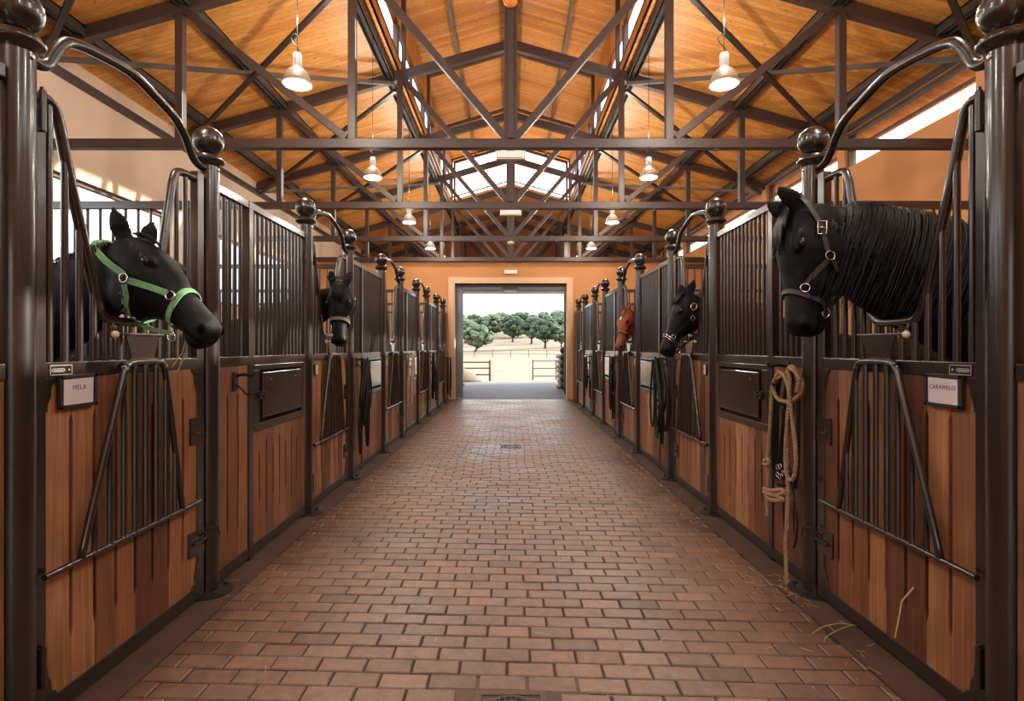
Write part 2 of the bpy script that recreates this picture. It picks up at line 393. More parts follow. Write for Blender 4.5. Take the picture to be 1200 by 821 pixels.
# ------------------------------------------------------------------ doors
ARM = [(.105,2.345),(.15,2.335),(.185,2.28),(.243,2.063),(.355,1.70),(.383,1.60),(.42,1.545),(.47,1.527),(.64,1.527),(.70,1.545),(.738,1.60),(.775,1.70),(.885,2.17),(.915,2.285),(.96,2.335),(1.10,2.345)]
def arm_h(y):
    for (a,ha),(c,hc) in zip(ARM, ARM[1:]):
        if a <= y <= c: return ha+(hc-ha)*(y-a)/(c-a)
    return 2.3
def planks(b, y0, y1, z0, z1, n, sl0, sl1, rn, stag=0, x=.014, th=.022, g=.0095):
    """vertical boards with tapered slots between them"""
    w = (y1-y0)/n
    for i in range(n):
        a = y0+i*w; c = a+w; t = rn.choice([rn.uniform(0,.35),rn.uniform(.3,.7),rn.uniform(.6,1)])
        def edge(yy, sgn, on, k):
            lo = sl0 + (stag if k % 2 else 0); hi = sl1 - (stag*.7 if k % 2 else 0)
            if not on: return [(yy,z0),(yy,z1)]
            return [(yy,z0),(yy,lo-.035),(yy+sgn*g,lo),(yy+sgn*g,hi),(yy,hi+.035),(yy,z1)]
        e = .0006
        Lp = edge(a+e, 1, i > 0, i); Rp = edge(c-e, -1, i < n-1, i+1)
        poly = [(p,q) for p,q in Lp]; right = list(reversed(Rp))
        outline = poly + right                      # up the left edge, down the right
        outline = list(reversed(outline))
        b.prism(outline, x-th, x, t)
        # caps of the prism are n-gons that are slightly concave: fine for planar faces

def gusset(b, y, z, sy, sz, x0=.012, x1=.022, w=.085, h=.15):
    w *= .62; h *= .85
    pts = [(0,0),(w,0),(w*.92,h*.15),(w*.60,h*.2),(w*.47,h*.35),(w*.44,h*.57),(w*.30,h*.67),(w*.17,h*.79),(w*.14,h),(0,h)]
    poly = [(y+sy*p, z+sz*q) for p,q in pts]
    if sy*sz < 0: poly.reverse()
    b.prism(poly, x0, x1)

def make_door(mir, card, rn, detail=True):
    t = empty('stall_door')
    b = MB(mir)
    b.box(-.022,.022,.062,.104,.02,2.345); b.box(-.022,.022,1.10,1.165,.02,2.385)
    b.box(-.022,.022,.10,1.105,1.293,1.353); b.box(-.022,.022,.10,1.105,.02,.088)
    b.build('frame', M['post'], t, bevel=.004)
    b = MB(mir); gusset(b,.102,1.294,1,-1); gusset(b,1.102,1.294,-1,-1); gusset(b,.102,.087,1,1); gusset(b,1.102,.087,-1,1)
    b.build('corner_bracket', M['post'], t, bevel=.0015)
    b = MB(mir); planks(b,.104,1.102,.086,1.296,8,.30,1.12,rn); b.build('wood_panel', M['wood'], t)
    b = MB(mir); b.box(-.018,-.009,.104,1.10,.086,1.295); b.build('slot_shade_sheet', M['slotshade'], t)  # added dark sheet, so the slots look shaded and let no light through
    b = MB(mir); b.tube(spline([(0,y,z) for y,z in ARM],5), .0205, 12); b.build('curved_rail', M['post'], t, smooth='all')
    for y in (.14,.215,.29,.365,.44,.52,.60,.68,.79,.865,.94,1.02):
        b = MB(mir); b.tube([(0,y,1.345),(0,y,arm_h(y)-.005)], .0135, 10); b.build('bar', M['post'], t, smooth=True)
    # chin plate with its rod and knob
    b = MB(mir); 
    b.prism([(.585,1.350),(.735,1.350),(.775,1.468),(.535,1.468)], .012, .018)
    b.build('chin_plate', M['sheet'], t, bevel=.002)
    b = MB(mir); b.tube([(.022,.47,1.470),(.022,.80,1.470)], .006, 8); b.tube([(.022,.47,1.470),(.015,.462,1.50),(.004,.46,1.535)], .006, 8)
    lr = b.build('latch_rod', M['post'], t, smooth=True)
    b = MB(mir); b.ball((.024,.458,1.466), .017, 14, 8); b.build('knob', M['knob'], lr, smooth='all')
    # folded down window grille
    x = .055
    gr = [(.228,.58),(.30,.80),(.46,1.27),(.485,1.322),(.53,1.342),(.70,1.342),(.745,1.322),(.765,1.27),(.86,.80),(.905,.58)]
    b = MB(mir); b.tube(spline([(x,y,z) for y,z in gr],5), .015, 12); fr = b.build('drop_grille', M['post'], t, smooth='all')
    b = MB(mir); b.prism([(.56,1.335),(.70,1.335),(.72,1.356),(.54,1.356)], .015, x+.01); b.build('hinge_strap', M['sheet'], fr)
    b = MB(mir); b.tube([(x,.055,.572),(x,1.075,.572)], .0125, 10); b.build('cross_rod', M['post'], fr, smooth=True)
    def gh(y):
        for (a,ha),(c,hc) in zip(gr, gr[1:]):
            if a <= y <= c: return ha+(hc-ha)*(y-a)/(c-a)
        return 1.3
    for y in (.30,.385,.47,.54,.615,.69,.765,.84):
        b = MB(mir); b.tube([(x,y,.575),(x,y,gh(y)-.004)], .0115, 8); b.build('grille_bar', M['post'], fr, smooth=True)
    # lock plates
    b = MB(mir); b.box(.016,.024,1.035,1.165,.880,1.025); b.box(.0245,.026,1.095,1.105,.93,.985); o = b.build('lock_plate', M['post'], t, bevel=.002)
    b = MB(mir); b.box(.022,.0265,1.075,1.128,.935,.942); b.box(.022,.0265,1.075,1.082,.935,.965); b.build('key_slot', M['rust'], o)
    b = MB(mir); b.box(.016,.024,1.02,1.165,.270,.405); o = b.build('latch_plate', M['post'], t, bevel=.002)
    b = MB(mir); b.tube([(.03,1.05,.335),(.03,1.178,.335)], .009, 10); b.tube([(.045+.022*math.cos(a),1.12,.35+.028*math.sin(a)) for a in [k*PI/8 for k in range(16)]], .0035, 6, True)
    b.tube([(.04,1.12,.37),(.06,1.15,.40),(.075,1.21,.39),(.072,1.24,.33)], .004, 6)
    b.build('bolt', M['iron'], o, smooth=True)
    for z in (2.20,.16):
        b = MB(mir); b.tube([(.034,.072,z),(.034,.072,z+.15)], .013, 10); b.box(-.02,.03,.0585,.078,z+.02,z+.075); b.box(-.01,.03,.059,.085,z+.10,z+.12)
        b.tube([(.034,.072,z+.15),(.034,.072,z+.162)], .009, 8)
        b.build('hinge', M['post'], t, bevel=.002)
    if detail:
        b = MB(mir); b.box(.022,.0245,.115,.222,1.303,1.342); o = b.build('maker_plate', M['post'], t)
        b = MB(mir)
        for a0,a1,c0,c1 in ((.116,.221,1.339,1.3415),(.116,.221,1.3035,1.306),(.116,.1185,1.304,1.341),(.2185,.221,1.304,1.341),
                            (.128,.182,1.3265,1.329),(.128,.182,1.3145,1.317),(.124,.128,1.318,1.326),(.182,.186,1.318,1.326),(.133,.178,1.3195,1.3235)):
            b.box(.0245,.0255,a0,a1,c0,c1)
        b.tube([(.0245,.205,1.3225),(.0265,.205,1.3225)], .004, 8)
        b.build('plate_print', M['line'], o)
        b = MB(mir); b.box(.024,.032,.148,.340,1.172,1.302)
        for a0,a1,c0,c1 in ((.148,.340,1.172,1.186),(.148,.340,1.288,1.302),(.148,.166,1.172,1.302),(.324,.340,1.172,1.302)): b.box(.032,.037,a0,a1,c0,c1)
        h = b.build('card_holder', M['dirtframe'], t, bevel=.0015)
        b = MB(mir); b.prism([(.168,1.182),(.318,1.187),(.320,1.288),(.170,1.284)], .0325, .0345); cd = b.build('name_card', M['paper'], h)
        cu = bpy.data.curves.new('t','FONT'); cu.body = card; cu.size = .0265 if len(card) < 6 else .0235; cu.align_x = 'CENTER'; cu.extrude = .0003; cu.space_character = 1.12
        to = bpy.data.objects.new('t', cu); COL.objects.link(to)
        bpy.context.view_layer.update()
        me = bpy.data.meshes.new_from_object(to.evaluated_get(bpy.context.evaluated_depsgraph_get())); bpy.data.objects.remove(to)
        me.materials.clear(); me.materials.append(M['ink'])
        lo = bpy.data.objects.new('lettering', me); COL.objects.link(lo); lo.parent = cd
        # reads from the aisle: left row faces +x, right row faces -x
        lo.rotation_euler = (PI/2, R(0), PI/2*mir); lo.location = (.0352*mir, .245, 1.243)
        if mir > 0: lo.rotation_euler = (PI/2, 0, PI/2)
        else: lo.rotation_euler = (PI/2, 0, -PI/2)
    else:
        b = MB(mir); b.box(.022,.03,.15,.215,1.165,1.265); h = b.build('card_holder', M['dirtframe'], t, bevel=.0015)
        b = MB(mir); b.box(.03,.034,.158,.207,1.173,1.257); cd = b.build('name_card', M['paper'], h)
        b = MB(mir); b.box(.034,.035,.168,.197,1.222,1.228); b.box(.034,.035,.168,.190,1.205,1.209); b.build('print_lines', M['line'], cd)
    return t

# ------------------------------------------------------------------ fixed panels
def make_panel(mir, rn, length=1.52, short=False):
    t = empty('stall_front_panel'); L = length
    m0 = .48; e0 = .06; e1 = L-.06
    b = MB(mir)
    b.box(-.022,.022,e0,e1,2.33,2.38); b.box(-.022,.022,e0,e1,1.293,1.353); b.box(-.022,.022,e0,e1,.02,.088)
    b.box(-.026,.026,m0-.03,m0+.03,.0,2.38)
    b.build('frame', M['post'], t, bevel=.004)
    y = e0+.045
    ys = []
    while y < m0-.05: ys.append(y); y += .068
    y = m0+.075
    while y < e1-.02: ys.append(y); y += .069
    for y in ys:
        b = MB(mir); b.tube([(0,y,1.35),(0,y,2.335)], .0125, 10); b.build('bar', M['post'], t, smooth=True)
    b = MB(mir); planks(b,e0,m0-.03,.086,1.296,3,.28,1.1,rn)
    if not short:
        planks(b,m0+.03,1.40,.086,.848,8,.26,.74,rn,.10); b.add(*prism_data([(1.401,.086),(e1,.086),(e1,1.296),(1.401,1.296)],-.008,.014), .5)
    else: planks(b,m0+.03,e1,.086,1.296,3,.28,1.1,rn)
    b.build('wood_panel', M['wood'], t)
    b = MB(mir); b.box(-.018,-.010,e0,e1,.086,1.295); b.build('slot_shade_sheet', M['slotshade'], t)  # same added sheet, painting the dark of the stall into the slots
    if not short:
        b = MB(mir); b.box(-.005,.028,m0+.03,1.405,.845,.892); b.box(-.005,.028,1.352,1.405,.892,1.268); b.box(-.005,.028,m0+.03,1.405,1.258,1.292); b.box(-.005,.028,m0+.03,.60,.892,1.258)
        b.build('hatch_frame', M['post'], t, bevel=.003)
        b = MB(mir); b.box(.012,.040,.628,1.330,.925,1.240); h = b.build('feed_hatch', M['sheet'], t, bevel=.006)
        b = MB(mir); 
        for yy in (.76,1.20): b.lathe([(.007,-.002),(.007,.004),(.003,.006)], 10, (0,0,0)) if False else b.tube([(.040,yy,1.185),(.045,yy,1.185)], .006, 8)
        b.build('screw', M['chrome'], h, smooth=True)
        b = MB(mir); b.tube([(.045,.555,1.085),(.045,.655,1.085)], .007, 8); b.box(.028,.05,.565,.59,1.06,1.11); b.box(.04,.055,.625,.65,1.065,1.105); b.tube([(.045,.57,1.085),(.07,.57,1.085)], .006, 8)
        b.build('latch', M['iron'], h, smooth=True)
    return t
def prism_data(poly, x0, x1):
    n = len(poly)
    return ([(x0,y,z) for y,z in poly]+[(x1,y,z) for y,z in poly],
            [tuple(reversed(range(n))), tuple(range(n,2*n))] + [(i,(i+1)%n,n+(i+1)%n,n+i) for i in range(n)])
ARCH = [(.05,2.462),(.095,2.458),(.135,2.480),(.172,2.545),(.205,2.592),(.25,2.622),(.365,2.650),(.595,2.675),(.773,2.645),(.93,2.605),(1.02,2.545),(1.075,2.475),(1.125,2.440),(1.20,2.432)]

hl = {-1:['black horse in the green halter looks out over it, card reads MELA','black horse facing the camera stands behind it','a half-empty opening, third','opening is empty, fourth','it is the last before the end wall'],
      1:['card reads CARAMELO and a long-maned black horse leans out','black horse with a silver-ringed halter looks out over it','chestnut horse looks out over it','opening is empty, fourth','it is the last before the end wall']}
DOORLAB = {(-1,0):'wood and brown steel stall door carrying the name card MELA',
 (-1,1):'stall door below the black horse that faces the camera',
 (-1,2):'empty stall door, third along the left row, with wooden lower half',
 (-1,3):'empty stall door, fourth along the left row, with wooden lower half',
 (-1,4):'farthest stall door of the left row, next to the doorway wall',
 (1,0):'wood and brown steel stall door carrying the name card CARAMELO',
 (1,1):'right stall door below the black horse in the ringed leather halter',
 (1,2):'stall door below the chestnut horse',
 (1,3):'empty stall door, fourth along the right row, with wooden lower half',
 (1,4):'farthest stall door of the right row, next to the doorway wall'}
for s in (-1,1):
    mir = -s; rn = random.Random(20+s)
    dp = None
    for i in range(5):
        yy = PY[2*i]
        if i == 0: o = make_door(mir, 'MELA' if s < 0 else 'CARAMELO', rn, True)
        elif dp is None: dp = make_door(mir, '', rn, False); o = dp
        else: o = copy_tree(dp)
        o.location = (wx(s), yy, 0)
        tag(o, DOORLAB[(s,i)], 'stall door', 'stall doors')
        b = MB(mir); b.tube(spline([(0,y,z) for y,z in ARCH],6), .0215, 14)
        ao = b.build('arched_rail', M['post'], None, smooth='all', loc=(wx(s),yy,0))
        tag(ao, 'curved tube arching over the %s' % (DOORLAB[(s,i)].replace('wood and brown steel ','').replace(', with wooden lower half','').replace('stall door below','door of').replace(' in the ringed leather halter',' with silver rings').replace(' of the left row, next to the doorway wall',' on the left').replace(' of the right row, next to the doorway wall',' on the right')), 'rail', 'arched tubes over the stall doors')
    pp = None
    names = ['just outside the view','between the %s door and the next stall' % ('MELA' if s<0 else 'CARAMELO'),'second','third','fourth']
    for i, yy in enumerate([.44]+[PY[k] for k in (1,3,5,7)]):
        if pp is None: pp = make_panel(mir, rn); o = pp
        else: o = copy_tree(pp)
        o.location = (wx(s), yy, 0)
        if i == 0: lab = 'barred stall panel beside the camera on the %s, outside the view' % SIDE[s]
        elif i == 1: lab = 'barred wooden panel with a dark closed feed hatch beyond the %s door' % ('MELA' if s<0 else 'CARAMELO')
        else: lab = 'fixed barred panel with feed hatch, %s along the %s row' % (ORD[i-1], SIDE[s])
        tag(o, lab, 'stall panel', 'fixed stall front panels')
    o = make_panel(mir, rn, .885, True); o.location = (wx(s), 14.29, 0)
    tag(o, 'short barred panel closing the %s row against the end wall' % SIDE[s], 'stall panel', 'fixed stall front panels')

# ------------------------------------------------------------------ partitions between the stalls
def make_partition(s, per_bar, xi=.07, xo=3.80):
    t = empty('stall_partition'); rn = random.Random(9)
    b = MB(); X = lambda a: s*a
    def bx(a,c,y0,y1,z0,z1,ti=.5): b.box(min(X(a),X(c)),max(X(a),X(c)),y0,y1,z0,z1,ti)
    bx(xi,xo,-.02,.02,2.33,2.38); bx(xi,xo,-.02,.02,1.293,1.353); bx(xi,xo,-.02,.02,.02,.088)
    b.build('frame', M['post'], t)
    b = MB(); a = xi
    while a < xo-.01:
        c = min(a+.13, xo); bx(a+.001,c-.001,-.012,.012,.086,1.295,rn.random()); a = c
    b.build('wood_panel', M['wood'], t)
    xs = []; a = xi+.07
    while a < xo-.03: xs.append(a); a += .084
    if per_bar:
        for a in xs:
            b = MB(); b.tube([(X(a),0,1.35),(X(a),0,2.335)], .010, 8); b.build('bar', M['post'], t, smooth=True)
    else:
        b = MB()
        for a in xs: b.tube([(X(a),0,1.35),(X(a),0,2.335)], .010, 6)
        b.build('bar_grille', M['post'], t, smooth=True)
    return t
for s in (-1,1):
    pp = None
    for i, yy in enumerate((.92,3.69,6.46,9.23,12.0,14.77)):
        if i == 1: o = make_partition(s, True)
        elif pp is None: pp = make_partition(s, False); o = pp
        else: o = copy_tree(pp)
        o.location = (wx(s), yy, 0)
        lab = 'barred partition between stalls behind the camera on the %s' % SIDE[s] if i == 0 else \
              ('barred partition seen behind the %s horse' % ('green-haltered' if s<0 else 'long-maned') if i == 1 else 'barred partition between stalls, %s along the %s side' % (ORD[i-1], SIDE[s]))
        tag(o, lab, 'partition', 'barred partitions between stalls')

# ------------------------------------------------------------------ walls
ZE = 15.17; ZG = 22.75; XW = 5.6
def wall_quad(b, x0, x1, y0, y1, z0, z1): b.box(min(x0,x1),max(x0,x1),y0,y1,z0,z1)
def side_wall(s, mat, openings):
    """openings: (y0,y1,z0,z1)"""
    b = MB(); xi, xo = s*5.55, s*5.75; x0, x1 = min(xi,xo), max(xi,xo)
    top = 5.10
    ys = sorted(set([-4.2,ZG+.2]+[o[0] for o in openings]+[o[1] for o in openings]))
    for a, c in zip(ys, ys[1:]):
        ops = sorted([(o[2],o[3]) for o in openings if o[0] <= a+1e-6 and o[1] >= c-1e-6])
        z = -.1
        for p, q in ops: b.box(x0,x1,a,c,z,p); z = q
        b.box(x0,x1,a,c,z,top)
    return b.build('wall_%s' % SIDE[s], mat)
TS = [3.56,6.52,9.33,12.15,14.98,17.80,20.60,22.55]   # trusses
lo_open = []   # left wall: big stall windows
for k in range(7):
    yc = .92+2.77*k - 1.385
    lo_open.append((yc-1.22, yc+1.22, 2.25, 3.57))
ro_open = [(a+.10, c-.10, 4.37, 4.93) for a, c in zip([-4.0]+TS[:-1], TS)]
o = side_wall(-1, M['peach'], lo_open); tag(o,'pale peach plastered left wall behind the stalls','wall',kind='structure')
o = side_wall(1, M['orange'], ro_open); tag(o,'orange plastered right wall behind the stalls','wall',kind='structure')

WN = [0]
def window(x, y0, y1, z0, z1, muls, transoms, label, fr=.05):
    WN[0] += 1
    t = empty('window_%d' % WN[0], (x, (y0+y1)/2, z0)); tag(t, label, 'window', kind='structure')
    h = (y1-y0)/2; H = z1-z0
    b = MB(); d = .04
    b.box(-d,d,-h,-h+fr,0,H); b.box(-d,d,h-fr,h,0,H); b.box(-d,d,-h+fr,h-fr,0,fr); b.box(-d,d,-h+fr,h-fr,H-fr,H)
    for k in range(1,muls): yy = -h+2*h*k/muls; b.box(-d*.8,d*.8,yy-fr*.4,yy+fr*.4,fr,H-fr)
    for k in transoms: b.box(-d*.8,d*.8,-h+fr,h-fr,H*k-fr*.35,H*k+fr*.35)
    b.build('window_frame', M['frame'], t)
    b = MB(); b.box(-.004,.004,-h+fr*.5,h-fr*.5,fr*.5,H-fr*.5); b.build('pane', M['glass'], t)
for i, (a,c,p,q) in enumerate(lo_open): window(-5.65, a, c, p, q, 1, (), 'bright window in the left wall, %s from the near end' % ORD[i])
for i, (a,c,p,q) in enumerate(ro_open): window(5.65, a, c, p, q, 1, (.56,), 'long low clerestory window high in the right wall, %s from the near end' % ORD[i], .03)

# end wall with the doorway (opening x -1.52..1.53, height 3.19)
DX0, DX1, DH = -1.54, 1.54, 3.17
b = MB(); wt = 3.82
b.box(-5.6,DX0,ZE,ZE+.2,-.1,wt); b.box(DX1,5.6,ZE,ZE+.2,-.1,wt); b.box(DX0,DX1,ZE,ZE+.2,DH,wt)
tag(b.build('wall_end', M['orange']), 'orange end wall around the big doorway', 'wall', kind='structure')
# trim of the doorway
b = MB(); q = .165
b.box(DX0-q,DX0+.01,ZE-.03,ZE+.22,0,DH+q); b.box(DX1-.01,DX1+q,ZE-.03,ZE+.22,0,DH+q); b.box(DX0+.01,DX1-.01,ZE-.03,ZE+.22,DH,DH+q)
tag(b.build('trim_1', M['trim'], bevel=.005), 'light peach surround of the doorway', 'trim', kind='structure')
# sliding steel door leaf pushed to the left, track box on top
t = empty('door_1', (0, ZE+.28, 0)); tag(t, 'blue-grey steel sliding door leaf pushed to the left of the doorway', 'door', kind='structure')
b = MB(); b.box(-3.0,-1.345,0,.06,.02,3.22); b.build('door_leaf', M['bluegrey'], t, bevel=.006)
b = MB(); b.box(-1.36,-1.33,-.02,.08,.02,3.22); b.box(-2.2,-2.17,-.01,.0,.02,3.22); b.build('door_edge', M['bluegrey'], t)
b = MB(); b.box(-3.1,1.9,-.02,.16,3.12,3.36); b.box(-1.36,1.62,-.04,.0,3.01,3.035)
tk = b.build('track_beam', M['bluegrey'], t, bevel=.006)
t2 = empty('door_track', (0, ZE+.36, 0)); tag(t2, 'pale steel lintel rail across the top of the doorway', 'rail')
b = MB(); b.box(-1.45,1.6,0,.12,2.93,3.05); b.box(-1.45,1.6,.02,.1,3.05,3.13); b.build('rail', plain('pale_steel',(.36,.35,.38),.35,.1), t2, bevel=.01)
b = MB(); b.box(-.16,.14,-.03,.0,2.96,3.03); b.box(-.23,.21,-.02,.05,3.06,3.11); b.build('bracket', M['brace'], t2)
b = MB(); b.box(-.17,.16,-.05,-.03,2.965,3.02); b.build('label_plate', M['white'], t2)

# gable wall at the far end with the outer opening
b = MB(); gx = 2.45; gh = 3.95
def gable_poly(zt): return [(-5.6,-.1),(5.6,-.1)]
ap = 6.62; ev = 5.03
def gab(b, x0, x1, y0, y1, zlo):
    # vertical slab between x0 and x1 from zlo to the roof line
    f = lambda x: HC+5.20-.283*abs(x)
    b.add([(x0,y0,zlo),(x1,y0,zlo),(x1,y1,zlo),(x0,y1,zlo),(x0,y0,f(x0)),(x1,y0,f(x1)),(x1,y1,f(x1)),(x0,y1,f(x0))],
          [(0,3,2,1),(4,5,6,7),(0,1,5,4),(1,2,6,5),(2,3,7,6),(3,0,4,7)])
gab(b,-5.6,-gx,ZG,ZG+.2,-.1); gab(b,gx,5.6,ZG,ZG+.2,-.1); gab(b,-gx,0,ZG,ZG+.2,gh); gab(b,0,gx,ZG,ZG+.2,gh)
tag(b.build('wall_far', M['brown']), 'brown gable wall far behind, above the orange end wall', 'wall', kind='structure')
b = MB(); gab(b,-5.6,-1.1,-4.2,-4.0,-.1); gab(b,1.1,5.6,-4.2,-4.0,-.1); gab(b,-1.1,0,-4.2,-4.0,2.6); gab(b,0,1.1,-4.2,-4.0,2.6)  # unseen doorway, kept narrow to weaken grey reflections on the posts
tag(b.build('wall_near', M['orange']), 'orange gable wall behind the camera with an open doorway sized for its light', 'wall', kind='structure')

# ------------------------------------------------------------------ roof
YN, YL = -4.3, 17.80
LX = 1.90
def rz(x): return HC+5.20-.283*abs(x)           # ceiling plane
def slope(b, x0, x1, y0, y1, z0, z1, th=.08):
    b.add([(x0,y0,z0),(x1,y0,z1),(x1,y1,z1),(x0,y1,z0),(x0,y0,z0+th),(x1,y0,z1+th),(x1,y1,z1+th),(x0,y1,z0+th)],
          [(0,3,2,1),(4,5,6,7),(0,1,5,4),(1,2,6,5),(2,3,7,6),(3,0,4,7)])
for s in (-1,1):
    b = MB()
    a, c = sorted((s*6.1, s*LX)); slope(b, a, c, YN, YL, rz(a), rz(c))
    a, c = sorted((s*6.1, 0)); slope(b, a, c, YL, ZG+.5, rz(a), rz(c))
    tag(b.build('ceiling', M['ceil']), 'pine board ceiling, %s slope of the main roof' % SIDE[s], 'ceiling', kind='structure')
    b = MB(); LE, LR = HC+6.05, HC+6.62
    a, c = (-2.0, 0) if s < 0 else (0, 2.0); k = (LR-LE)/1.9
    slope(b, a, c, YN, YL+.3, LR-k*abs(a), LR-k*abs(c))
    tag(b.build('ceiling', M['ceil']), 'pine board ceiling, %s slope of the raised lantern roof' % SIDE[s], 'ceiling', kind='structure')
    # boards below and above the lantern glazing
    b = MB(); x0, x1 = sorted((s*LX, s*(LX+.06)))
    b.box(x0,x1,YN,YL,rz(LX)-.02,HC+4.90); b.box(x0,x1,YN,YL,HC+5.46,LE+.03)
    tag(b.build('trim_%d' % (2 if s<0 else 3), M['ceil']), 'boarded curb of the roof lantern on the %s' % SIDE[s], 'trim', kind='structure')
    bays = [YN+.1,-1.88,.92]+TS[:6]
    for i,(a,c) in enumerate(zip(bays, bays[1:])):
        window(s*(LX+.03), a+.05, c-.05, HC+4.90, HC+5.46, 2, (), 'lantern skylight window on the %s slope, %s from the near end' % (SIDE[s], ORD[i]), .035)
# gable glass of the lantern
WN[0] += 1
t = empty('window_%d' % WN[0], (0, YL+.03, 0)); tag(t, 'bright gable window closing the far end of the roof lantern', 'window', kind='structure')
b = MB(); 
for s in (-1,1):
    p0 = (0,0,HC+5.22); p1 = (s*1.9,0,HC+5.22-.283*1.9)
    b.bar(p0, p1, .05, .07); b.bar((0,0,HC+6.6),(s*1.9,0,HC+6.05), .05, .07); b.bar((0,0,HC+5.38),(s*1.9,0,HC+5.38-.283*1.9), .04, .035)
    for xx in (.75,): b.bar((s*xx,0,HC+5.2-.283*xx),(s*xx,0,HC+6.6-.3*xx), .03, .03, (0,1,0))
    b.bar((s*1.88,0,HC+4.68),(s*1.88,0,HC+6.05), .05, .05, (0,1,0))
b.bar((0,0,HC+5.2),(0,0,HC+6.6), .06, .06, (0,1,0))
b.build('window_frame', M['frame'], t)
b = MB(); b.add([(-1.9,.01,HC+4.68),(0,.01,HC+5.2),(1.9,.01,HC+4.68),(1.9,.01,HC+6.05),(0,.01,HC+6.6),(-1.9,.01,HC+6.05),
                 (-1.9,.018,HC+4.68),(0,.018,HC+5.2),(1.9,.018,HC+4.68),(1.9,.018,HC+6.05),(0,.018,HC+6.6),(-1.9,.018,HC+6.05)],
                [(0,1,4,5),(1,2,3,4),(7,6,11,10),(8,7,10,9)]); b.build('pane', M['glass'], t)

# trusses
def tz(x): return HC+5.09-.282*abs(x)            # centre line of the top chord
CH = HC+2.39
def make_truss():
    t = empty('roof_truss')
    b = MB(); b.box(-5.55,5.55,-.05,.05,CH-.055,CH+.055); b.build('bottom_chord', M['steel'], t, bevel=.006)
    for s in (-1,1):
        b = MB(); b.bar((0,0,tz(0)),(s*5.56,0,tz(5.56)), .11, .15); b.build('rafter', M['steel'], t, bevel=.006)
        for x in (1.86,3.88):
            b = MB(); b.box(s*x-.045,s*x+.045,-.045,.045,CH+.05,tz(x)-.06); b.build('upright', M['steel'], t, bevel=.005)
        b = MB(); b.bar((s*.06,0,CH+.07),(s*1.80,0,tz(1.82)-.06), .08, .085); b.build('diagonal', M['steel'], t, bevel=.005)
        b = MB(); b.bar((s*1.93,0,CH+.07),(s*3.82,0,tz(3.82)-.06), .08, .085); b.build('diagonal', M['steel'], t, bevel=.005)
    b = MB(); b.box(-.075,.075,-.05,.05,CH+.05,tz(0)+.05); b.box(-.035,.035,-.075,.075,CH+.05,tz(0)); b.build('king_post', M['steel'], t, bevel=.005)
    return t
def lantern_parts(t):
    for s in (-1,1):
        b = MB(); b.box(s*1.80-.035,s*1.80+.035,-.04,.04,tz(1.8)+.05,HC+5.97); b.build('lantern_post', M['steel'], t, bevel=.004)
        b = MB(); b.bar((0,0,HC+6.48),(s*1.83,0,HC+5.94), .07, .08); b.build('lantern_rafter', M['rust'], t, bevel=.004)
trp = make_truss(); trw = None
for i, yy in enumerate(TS):
    o = trp if i == 0 else copy_tree(trp)
    o.location = (0, yy, 0)
    if 1 <= i <= 5: lantern_parts(o)
    lab = ['brown steel roof truss nearest the camera, mostly above the picture','brown steel roof truss, the first whose lower beam crosses the picture','brown steel roof truss, second crossing the picture','brown steel roof truss, third crossing the picture',
           'brown steel roof truss resting over the orange end wall','brown roof truss under the gable window beyond the end wall','brown roof truss far behind the end wall, before the gable','brown roof truss standing against the brown gable'][i]
    tag(o, lab, 'roof truss', 'roof trusses')
lantern_parts(trp)
# purlins
def purlin(x, z, y0, y1, w, h, label, mat='purlin', dbl=True):
    b = MB()
    if dbl:
        b.box(x-w/2,x-w/2+.012,y0,y1,z-h/2,z+h/2); b.box(x+w/2-.012,x+w/2,y0,y1,z-h/2,z+h/2); b.box(x-w/2,x+w/2,y0,y1,z+h/2-.02,z+h/2); b.box(x-w*.18,x+w*.18,y0,y1,z-h/2+.02,z+h/2-.01)
    else: b.box(x-w/2,x+w/2,y0,y1,z-h/2,z+h/2)
    o = b.build('purlin', M[mat]); tag(o, label, 'purlin', 'purlins along the roof'); return o
for s in (-1,1):
    for x, nm in ((5.02,'lowest, near the wall'),(3.80,'middle'),(2.02,'highest, under the lantern edge')):
        purlin(s*x, tz(x)+.01, YN, ZG, .15, .12, 'dark steel roof purlin on the %s, %s' % (SIDE[s], nm))
    for x in (1.12,): purlin(s*x, HC+6.62-.3*x-.06, YN, YL, .06, .07, 'thin brown purlin under the lantern roof on the %s' % SIDE[s], 'brace', False)
    # eaves beam along the wall
    b = MB(); b.box(min(s*5.47,s*5.55),max(s*5.47,s*5.55),YN,ZG,HC+(3.33 if s<0 else 3.53),HC+(3.42 if s<0 else 3.60))
    tag(b.build('eaves_beam', M['steel']), 'dark steel eaves beam along the top of the %s wall' % SIDE[s], 'beam')
o = purlin(0, HC+6.46, YN, YL, .26, .16, 'dark double ridge beam along the top of the lantern')
o = purlin(0, tz(0)-.02, YL+.1, ZG, .2, .10, 'dark ridge beam of the lower roof beyond the lantern')
# cross braces
def brace(s, ya, yb, label):
    t = empty('cross_brace', (0,0,0)); tag(t, label, 'roof brace', 'crossed braces in the roof bays')
    b = MB(); b.bar((s*5.45,ya+.05,tz(5.45)-.125),(s*1.95,yb-.05,tz(1.95)-.125), .06, .05); b.build('brace_bar', M['brace'], t)
    b = MB(); b.bar((s*5.45,yb-.05,tz(5.45)-.19),(s*1.95,ya+.05,tz(1.95)-.19), .06, .05); b.build('brace_bar', M['purlin'], t)
BY = [.92]+TS[:5]
for s in (-1,1):
    for i,(a,c) in enumerate(zip(BY, BY[1:])):
        brace(s, a, c, 'crossed steel braces under the ceiling, %s roof bay on the %s' % (ORD[i], SIDE[s]))

